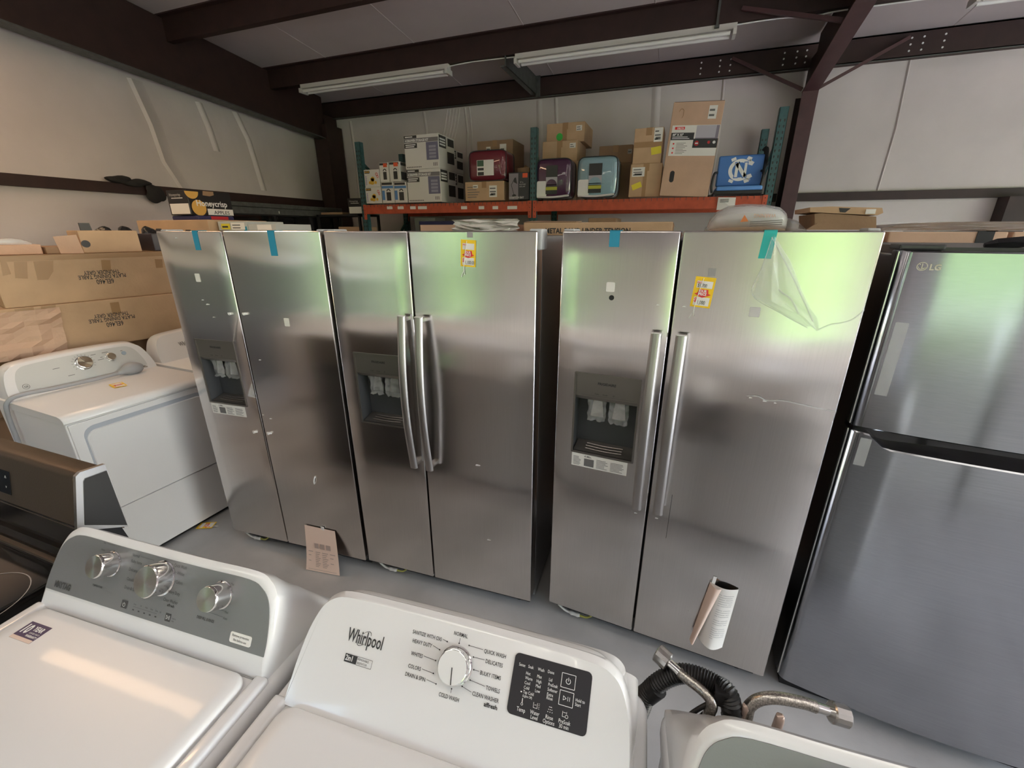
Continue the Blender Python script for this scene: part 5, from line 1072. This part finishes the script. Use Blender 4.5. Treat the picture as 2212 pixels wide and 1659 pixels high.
# grey-white cartons on the white freezers
def pale_carton(label, l, r, tp, bt, y, z0):
    t, w, h = cpx(label, l, r, tp, bt, y, .35, z0=z0, m=mat('pale_grey_card', (.50, .52, .50), .5), top_tape=False); return t, w, h
def upright_freezer(label, x0, w, y, h):
    t = thing('upright_freezer', label, 'freezer', (x0, y, 0)); b = MB(); b.box(0, w, .07, .68, .03, h - .012, bevel=.005); b.build('cabinet', M_white, t)
    b = MB(); b.box(0, w, 0, .06, .06, h, bevel=.01, seg=3); b.build('door', M_white, t, smooth=40); b = MB(); b.box(.01, w - .01, .055, .075, .07, h - .02); b.build('door_gasket', M_gasket, t)
    b = MB(); b.box(w - .06, w - .035, -.04, -.02, .9, 1.3, bevel=.006); b.box(w - .06, w - .035, -.03, .0, .9, .93); b.box(w - .06, w - .035, -.03, .0, 1.27, 1.3); b.build('door_handle', M_whiteplastic, t)
    b = MB(); b.box(.03, w - .03, .05, .6, 0, .04); b.build('plinth', M_black, t); return t
upright_freezer('white upright freezer behind the handleless refrigerator, under the pale cartons', -3.30, .80, 2.56, 1.768)
upright_freezer('white upright freezer behind the gap of the two left refrigerators', -2.46, .80, 2.42, 1.766)
t, w, h = pale_carton('pale grey carton with a yellow label on the white freezer', 471, 534, 478, 496, 2.62, 1.769); label_on(t, w * .12, w * .42, h * .15, h * .75, m=M_ylab, lines=1, ink=M_ink); label_on(t, w * .46, w * .92, h * .1, h * .85, lines=2)
t, w, h = pale_carton('low pale grey carton with a white label on the white freezer', 536, 596, 484, 496, 2.62, 1.769); label_on(t, w * .34, w * .85, h * .1, h * .9, lines=0)
b = MB(); b.box(0, .03, 0, .002, -.004, .03); b.build('blue_tape_end', M_blue, t, M=Matrix.Translation((-.045, -.002, .0)))
for k in range(5):  # unseen freezers added to darken what the handleless refrigerator mirrors
    o = upright_freezer('dark grey upright freezer in a row along the left wall by the door', -5.46, .72, -3.9 + .76 * k, 1.80); o['group'] = 'added dark freezers along the left wall'; o.rotation_euler = (0, 0, R(90)); o.location = (-4.74, -4.05 + .76 * k, 0)
    for ch in o.children:
        if ch.name.split('.')[0] in ('cabinet', 'door', 'door_handle'): ch.data.materials[0] = M_dkgrey
# dark cabinet against the left wall
t = thing('steel_cabinet', 'black steel cabinet with a grey top rail against the left wall', 'cabinet', (-5.44, 3.95, 0), 0)
b = MB(); b.box(0, .45, 0, 1.90, 0, 2.05, bevel=.004); b.build('carcass', M_black, t); b = MB(); b.box(.40, .47, -.01, 1.91, 2.05, 2.10, bevel=.006); b.box(.45, .462, .0, 1.90, 1.97, 2.045); b.build('top_rail', M_galv, t)
for y in (.03, .66, 1.29):
    b = MB(); b.box(.45, .462, y, y + .58, .08, 1.955, bevel=.003); dd = b.build('cabinet_door', M_gloss, t); b = MB(); b.box(.462, .475, y + .52, y + .545, 1.0, 1.15); b.build('door_handle', M_chrome2, dd)
for y in (.7, 1.6):
    b = MB(); b.box(.462, .465, y, y + .012, 1.985, 2.015); b.build('rail_tag', M_paper, t)
# black shelf with the second apple carton beside the rack
t = thing('metal_shelf', 'low black metal shelf beside the left rack upright holding an apple carton', 'shelf', (-4.92, 5.25, 0))
for x in (0, .72):
    for y in (0, .42): b = MB(); b.box(x, x + .03, y, y + .03, 0, 1.99); b.build('post', M_black, t)
for z in (.5, 1.2, 1.965): b = MB(); b.box(0, .75, 0, .45, z, z + .025); b.build('shelf_board', M_black, t)
t = carton('brown carton standing inside the black metal shelf', -4.60, 5.30, 1.226, .42, .60, .32, m=M_card, top_tape=False)
c = at_y(784, 447, 5.26); c2 = at_y(752, 447, 5.26); apple_carton('black apple carton beside the left rack upright', (c.x, 5.26, 1.991), R(90), .36, at_y(768, 428, 5.26).z - 1.991, c.x - c2.x, True)
b = MB(); b.box(-4.88, -4.50, 5.30, 5.60, 1.9905, 2.02, bevel=.004); tag(b.build('flat_tray', M_card2), 'flat brown tray lying on the black metal shelf', 'tray')

# ================================================================ SECOND ROW, BEHIND THE REFRIGERATORS
def boxed(label, x0, w, h, y=2.45, m=M_card3): return carton(label, x0, y, 0, w, h, .68, m=m, top_tape=False, name='boxed_appliance')
boxed('tall boxed appliance under the tray of loose wrapping', -1.58, .74, 1.755); t2nd = boxed('tall boxed appliance with print near its top, seen in the gap between refrigerators', -.82, .92, 1.742)
boxed('tall boxed appliance under the bagged pillow', .13, .72, 1.752); tp1 = boxed('tall boxed appliance with a black strap behind the black-sided refrigerator', .87, .40, 1.762); tp2 = boxed('tall boxed appliance with a yellow label behind the black-sided refrigerator', 1.285, .60, 1.762)
lettering(t2nd, FRONT(-.0015), [('MAY SPRING APART', .085, 1.705, .042, 'L', 0, .82, .03)], M_ink, 'carton_lettering', lambda m_: frect(m_, .03, .9, 1.738, 1.742))
b = MB(); b.box(.30, .355, -.003, .68, 1.763, 1.765); b.box(.30, .355, -.003, 0, 0.02, 1.765); b.build('strap', M_black, tp1)
plate(tp2, 'yellow_label', FRONT(-.0015), .14, .20, 1.715, 1.730, M_yellow, .001); b = MB(); b.prism([(.165, -.002, 1.73), (.185, -.002, 1.73), (.192, -.002, 1.745), (.17, -.002, 1.745)], (0, .001, 0)); b.build('tape_scrap', M_film, tp2)
t, w, h = cpx('flat brown carton lettered about a metal band, behind the gap of the refrigerators', 1131, 1453, 480, 499, 2.45, .60, z0=1.7435, m=M_card, top_tape=False)
lettering(t, FRONT(-.0014), [('· METAL BAND UNDER TENSION', .11, h - .056, .038, 'L', 0, .86, .03)], M_ink, 'carton_lettering')
b = MB(); b.prism([(w, 0, h - .006), (w + .012, .01, h - .03), (w + .012, .2, h - .03), (w, .2, h)], (0, .01, 0)); b.prism([(0, 0, h), (.3, 0, h), (.3, .15, h + .006), (0, .15, h + .01)], (0, 0, .003)); b.build('open_flap', M_card2, t)
t = thing('wrapping_tray', 'open brown tray with loose printed white plastic on the boxed appliance', 'tray', (-1.50, 2.44, 1.756))
b = MB(); b.box(0, .62, 0, .5, 0, .008); b.box(0, .62, 0, .006, 0, .045); b.box(0, .62, .494, .5, 0, .045); b.box(0, .006, 0, .5, 0, .045); b.box(.614, .62, 0, .5, 0, .045); b.build('tray', M_card3, t)
b = crumple(.26, .66, .0, .072, .035, 9, 12); b.build('plastic_wrap', mat('white_wrap', (.72, .70, .68), .25, coat=.4), t, M=FRONT(-.032)); 
lettering(t, FRONT(-.034), [], M_flaskblue, 'wrap_print', lambda m_: [fline(m_, .26 + .022 * k, .008, .265 + .022 * k, .04, .006) for k in range(5)])
# pillow in a clear bag
L_, R_ = at_y(1532, 480, 2.50), at_y(1712, 470, 2.50); w = R_.x - L_.x
t = thing('bagged_pillow', 'white pillow rolled in a clear plastic bag on the boxed appliance', 'pillow', (L_.x, 2.50, 1.754))
def bagring(k, n, s_, hw, h, y0):
    a = 2 * math.pi * k / n; return (s_ * w, y0 + hw * math.cos(a), h / 2 + h / 2 * math.sin(a))
prof = [(0.0, .03, .02), (.03, .08, .06), (.10, .12, .095), (.25, .14, .122), (.45, .15, .130), (.70, .15, .126), (.88, .14, .112), (.96, .11, .09), (1.0, .05, .05)]
b = MB(); b.loft([[bagring(k, 20, s_, hw, h, .14) for k in range(20)] for s_, hw, h in prof]); b.build('pillow', mat('pillow_white', (.80, .78, .75), .7, bump=.2, bscale=12), t, smooth=70)
b = MB(); b.loft([[bagring(k, 20, s_, hw + .006 + .004 * math.sin(k * 2.3), h + .010, .14) for k in range(20)] for s_, hw, h in [(-.02, .05, .02)] + prof + [(1.03, .07, .06), (1.12, .09, .05), (1.26, .03, .012)]]); bgo = b.build('clear_bag', M_bag, t, smooth=50); bgo.location.z = .002
lettering(t, FRONT(-.026, 0, 0), [('WARNING', w * .66, .088, .024, 'C', 180, .8)], mat('amber_ink', (.55, .30, .18), .5), 'warning_lettering')
lettering(t, FRONT(-.026), [], M_greyink, 'small_print', lambda m_: [fline(m_, w * .50, .034 + .009 * k, w * .88, .042 + .009 * k, .003) for k in range(3)])
lettering(t, FRONT(-.026), [], mat('orange_mark', (.80, .28, .10), .5), 'warning_mark', lambda m_: fpoly(m_, [(w * .38, .052), (w * .48, .055), (w * .42, .085)]))
# flattened cartons
def board(label, pts, y, d, m, group=None, extra=None):
    t = thing('flattened_carton', label, 'cardboard', (0, 0, 0)); b = MB(); P3 = [at_y(px, py, y) for px, py in pts]; b.prism(P3, (0, d, 0)); b.build('board', m, t)
    if extra: extra(t, P3)
    return t
def bx(t, P3):
    b = MB(); p, q = at_y(1871, 452, 2.498), at_y(1890, 462, 2.498); b.box(p.x, q.x, 2.496, 2.499, q.z, p.z); b.build('label_sticker', M_paper, t)
    b = MB(); P4 = [at_y(px, py, 2.498) for px, py in ((1813, 449), (1838, 450), (1826, 459), (1815, 458))]; b.prism(P4, (0, .002, 0)); b.build('dark_print', M_ink, t)
zb_ = 1.753
board('upper flattened brown carton with a white label beside the bagged pillow', [(1750, 448), (1795, 446), (1906, 449), (1908, 460), (1896, 465), (1810, 461), (1750, 458)], 2.50, .30, M_card, None, bx)
def drop(pts, y): return [(px, py) for px, py in pts]
t = board('middle flattened brown carton beside the bagged pillow', [(1760, 462), (1775, 460), (1893, 468), (1893, 494), (1760, 494)], 2.505, .30, M_card2)
t = board('front flattened brown carton with a bent corner beside the bagged pillow', [(1742, 496.5), (1766, 482), (1830, 486), (1884, 488), (1892, 496.5)], 2.47, .02, M_card2)
t = thing('wrapped_board', 'long plastic-wrapped wooden board lying on the boxed appliances', 'board', (.86, 2.52, 1.7665))
b = MB(); b.loft([[(x, y, z0 + zz) for y, zz in ((0, 0), (.25, 0), (.25, hh), (0, hh))] for x, z0, hh in ((0, 0, .010), (.06, 0, .026), (.2, 0, .036), (.5, 0, .036), (.62, 0, .03))]); b.build('plank', mat('dark_walnut', (.16, .085, .045), .4, var=.3, vscale=9), t, smooth=30)
b = crumple(-.02, .64, -.0, .036, .012, 10, 21); b.build('shrink_wrap', M_film, t, M=FRONT(-.006))
# cartons low in the rack, just visible under the shelf
for lab, l, r, tp in (('brown carton with a white label on the lower rack level', 1017, 1068, 472), ('brown carton on the lower rack level right of the middle upright', 1271, 1331, 471)):
    A, B = at_y(l, tp, SF + .1), at_y(r, tp, SF + .1); t = carton(lab, A.x, SF + .1, 1.069, B.x - A.x, A.z - 1.069, .5, m=M_card2, top_tape=False)
    if l == 1017: label_on(t, .16, .25, A.z - 1.069 - .18, A.z - 1.069 - .02, lines=2)
A, B = at_y(905, 478, SF + .1), at_y(1000, 478, SF + .1); t = carton('dark blue carton on the lower rack level', A.x, SF + .1, 1.069, B.x - A.x, A.z - 1.069, .5, m=mat('navy_card', (.02, .025, .09), .5), top_tape=False)
A, B = at_y(895, 470, SF + .62), at_y(940, 470, SF + .62); t = carton('grey carton at the back of the lower rack level', A.x, SF + .62, 1.069, B.x - A.x, A.z - 1.069, .3, m=mat('pale_grey_card', (.50, .52, .50), .5), top_tape=False)

# ================================================================ TAGS AND PAPERS
def price_tag(label, M, was, now, name='price_tag', string=True, w=.060, h=.096):
    t = thing(name, label, 'price tag'); t.matrix_world = M
    b = MB(); b.box(-w / 2, w / 2, -.0022, -.0012, -h, 0); b.build('tag_card', M_yellow, t)
    Mx, Mt = FRONT(-.0026), FRONT(-.0034)
    lettering(t, Mx, [], M_paper, 'white_field', lambda m_: frect(m_, -w * .38, w * .40, -h * .36, -h * .13)); lettering(t, Mx, [], M_paper, 'white_field', lambda m_: frect(m_, -w * .38, w * .40, -h * .94, -h * .66))
    lettering(t, Mx, [], M_red, 'red_arrow', lambda m_: fpoly(m_, [(0.0, -h * .685), (w * .42, -h * .56), (w * .28, -h * .53), (w * .24, -h * .40), (-w * .20, -h * .40), (-w * .28, -h * .53), (-w * .42, -h * .56)]))
    lettering(t, Mt, [('OUR', 0, -h * .50, h * .12, 'C', 0, .85, .03)], M_wink, 'white_lettering'); lettering(t, Mt, [('PRICE', 0, -h * .60, h * .12, 'C', 0, .78, .03)], M_wink, 'white_lettering')
    lettering(t, Mt, [('$', -w * .37, -h * .82, h * .19, 'L', 0, .9, .02)] + ([('PRICE', -w * .36, -h * .21, h * .07, 'L', 0, .9, .02)]), M_red, 'red_lettering')
    lettering(t, Mt, [(now, -w * .20, -h * .90, h * .19, 'L', 0, .62)] + ([(was, -w * .33, -h * .33, h * .16, 'L', 0, .66)] if was else []), M_ink, 'handwriting')
    if string:
        b = MB(); b.tube(bez([(-.006, -.003, -.004), (-.012, -.004, -h * .5), (-.016, -.005, -h - .005), (-.012, -.005, -h - .03)], 4), .0011, 5); b.tube(bez([(-.014, -.004, -h - .012), (-.022, -.004, -h - .028), (-.026, -.004, -h - .04)], 3), .0011, 5); b.build('tag_string', M_wire, t)
    return t
def frm(o_): return Matrix.Translation(o_.location) @ Matrix.Rotation(o_.rotation_euler.z, 4, 'Z')
price_tag('yellow price tag priced one thousand one hundred on the refrigerator without tape', frm(frB) @ Matrix.Translation((.645, 0, 1.734)) @ Matrix.Rotation(R(3), 4, 'Y'), None, '1,100.00')
price_tag('yellow price tag priced one thousand dollars on the refrigerator with peeling film', frm(frC) @ Matrix.Translation((.481, 0, 1.627)) @ Matrix.Rotation(R(4), 4, 'Y'), '$1,700', '1,000')
price_tag('yellow price tag lying on the floor by the dryer', Matrix.Translation((-2.60, 1.46, .0035)) @ Matrix.Rotation(R(115), 4, 'Z') @ Matrix.Rotation(R(-90), 4, 'X') @ Matrix.Translation((0, 0, .05)), None, '', string=True)
price_tag('yellow price tag lying on top of the dryer', Matrix.Translation((-2.93, 1.40, .9315)) @ Matrix.Rotation(R(75), 4, 'Z') @ Matrix.Rotation(R(-90), 4, 'X') @ Matrix.Translation((0, 0, .04)), None, '', string=False)
def sheet(name, label, rows, m, th=.0006):
    t = thing(name, label, 'paper'); b = MB(); V = [[b.bm.verts.new(p) for p in r_] for r_ in rows]
    for a, c in zip(V, V[1:]):
        for i in range(len(a) - 1): b.bm.faces.new((a[i], a[i + 1], c[i + 1], c[i]))
    b.build('sheet', m, t, smooth=60); return t
# pink sheet taped low on the handleless refrigerator, its foot on the floor
def pa(px, py, fl): 
    return at_z(px, py) if fl else None
def at_z(px, py, z=0.0):
    d = ray(px, py); return Vector((0, 0, CAM_H)) + d * ((z - CAM_H) / d.z)
MA = frm(frA)
TLp, TRp = MA @ Vector((.541, -.004, .247)), MA @ Vector((.738, -.004, .248)); BLp, BRp = at_z(661, 1230, .004), at_z(734, 1244, .004)
rows = []
for j in range(13):
    s_ = j / 12; bow = math.sin(math.pi * s_)
    rows.append([TLp.lerp(BLp, s_).lerp(TRp.lerp(BRp, s_), i / 6) + Vector((.010 * bow * (1 if i < 3 else .6), -.004 * bow, -.02 * math.sin(math.pi * s_) * s_)) for i in range(7)])
for j in (11, 12):
    for p in rows[j]: p.z = max(p.z, .003)
t = sheet('instruction_sheet', 'pinkish instruction sheet taped to the handleless refrigerator and trailing on the floor', rows, M_manila)
b = MB(); bm = b.bm
def onsheet(u, v):
    j = min(11, int(v * 12)); f = v * 12 - j; i = min(5, int(u * 6)); g = u * 6 - i
    p = rows[j][i].lerp(rows[j][i + 1], g).lerp(rows[j + 1][i].lerp(rows[j + 1][i + 1], g), f); return p + Vector((.0, -.0022, .0012))
def sq(u0, u1, v0, v1): bm.faces.new([bm.verts.new(onsheet(u, v)) for u, v in ((u0, v0), (u1, v0), (u1, v1), (u0, v1))])
for k in range(3): sq(.28 + .19 * k, .42 + .19 * k, .33, .43)
for cI, (ua, ub) in enumerate(((.08, .22), (.30, .46), (.52, .70), (.76, .92))):
    for r_ in range(9):
        if cI in (1, 2) or r_ in (0, 2, 5): sq(ua, ub - .03 * (r_ % 3), .50 + .042 * r_, .515 + .042 * r_)
sq(.08, .92, .935, .945); b.build('sheet_print', mat('faint_print', (.42, .33, .29), .7), t)
b = MB(); p = TLp.lerp(TRp, .6); b.box(p.x - .01, p.x + .01, p.y - .002, p.y + .001, p.z - .012, p.z + .012); b.build('tape_end', M_wink, t)
# curled white sheet low on the refrigerator with peeling film
MC = frm(frC)
rows = []
for j in range(11):
    s_ = j / 10; z = .478 - .285 * s_; uL, uR = .655 - .012 * s_, .755 - .012 * s_; row = []
    for i in range(13):
        g = i / 12; y = -.004 - .035 * math.sin(math.pi * g) * (.4 + .6 * s_); row.append(MC @ Vector((uL + (uR - uL) * g, y, z - .004 * math.sin(math.pi * g) - .02 * s_ * g)))
    rows.append(row)
t = sheet('instruction_sheet', 'white printed sheet curling off the refrigerator with peeling film', rows, M_paper)
rows2 = []
for j in range(11):
    s_ = j / 10; z = .474 - .300 * s_; row = []
    for i in range(7):
        g = i / 6; row.append(MC @ Vector((.655 - .035 * s_ + (.042 - .026 * s_) * g, -.006 - .022 * math.sin(math.pi * g * .8) - .012 * s_, z - .006 * g)))
    rows2.append(row)
b = MB(); V = [[b.bm.verts.new(p) for p in r_] for r_ in rows2]
for a, c in zip(V, V[1:]):
    for i in range(6): b.bm.faces.new((a[i], a[i + 1], c[i + 1], c[i]))
b.build('curled_edge', M_manila, t, smooth=60)
b = MB(); bm = b.bm
def onsheet2(u, v):
    j = min(9, int(v * 10)); f = v * 10 - j; i = min(11, int(u * 12)); g = u * 12 - i
    p = rows[j][i].lerp(rows[j][i + 1], g).lerp(rows[j + 1][i].lerp(rows[j + 1][i + 1], g), f); return p + Vector((0, -.002, .0005))
for r_ in range(22):
    if r_ in (6, 11, 15): continue
    v = .10 + .034 * r_
    for k in range(4):
        ua, ub = .40 + .125 * k, .40 + .125 * (k + 1) - (.03 if (r_ * 7 + k) % 5 == 0 else 0)
        if v < .8 or k < 1: bm.faces.new([bm.verts.new(onsheet2(u, vv)) for u, vv in ((ua, v), (ub, v), (ub, v + .008), (ua, v + .008))])
b.build('sheet_print', mat('faint_grey_print', (.50, .49, .48), .7), t)
b = MB(); b.prism([MC @ Vector(p) for p in ((.664, -.0015, .505), (.676, -.0015, .505), (.672, -.004, .465), (.660, -.004, .465))], (0, -.0008, 0)); b.build('tape_end', M_wink, t)
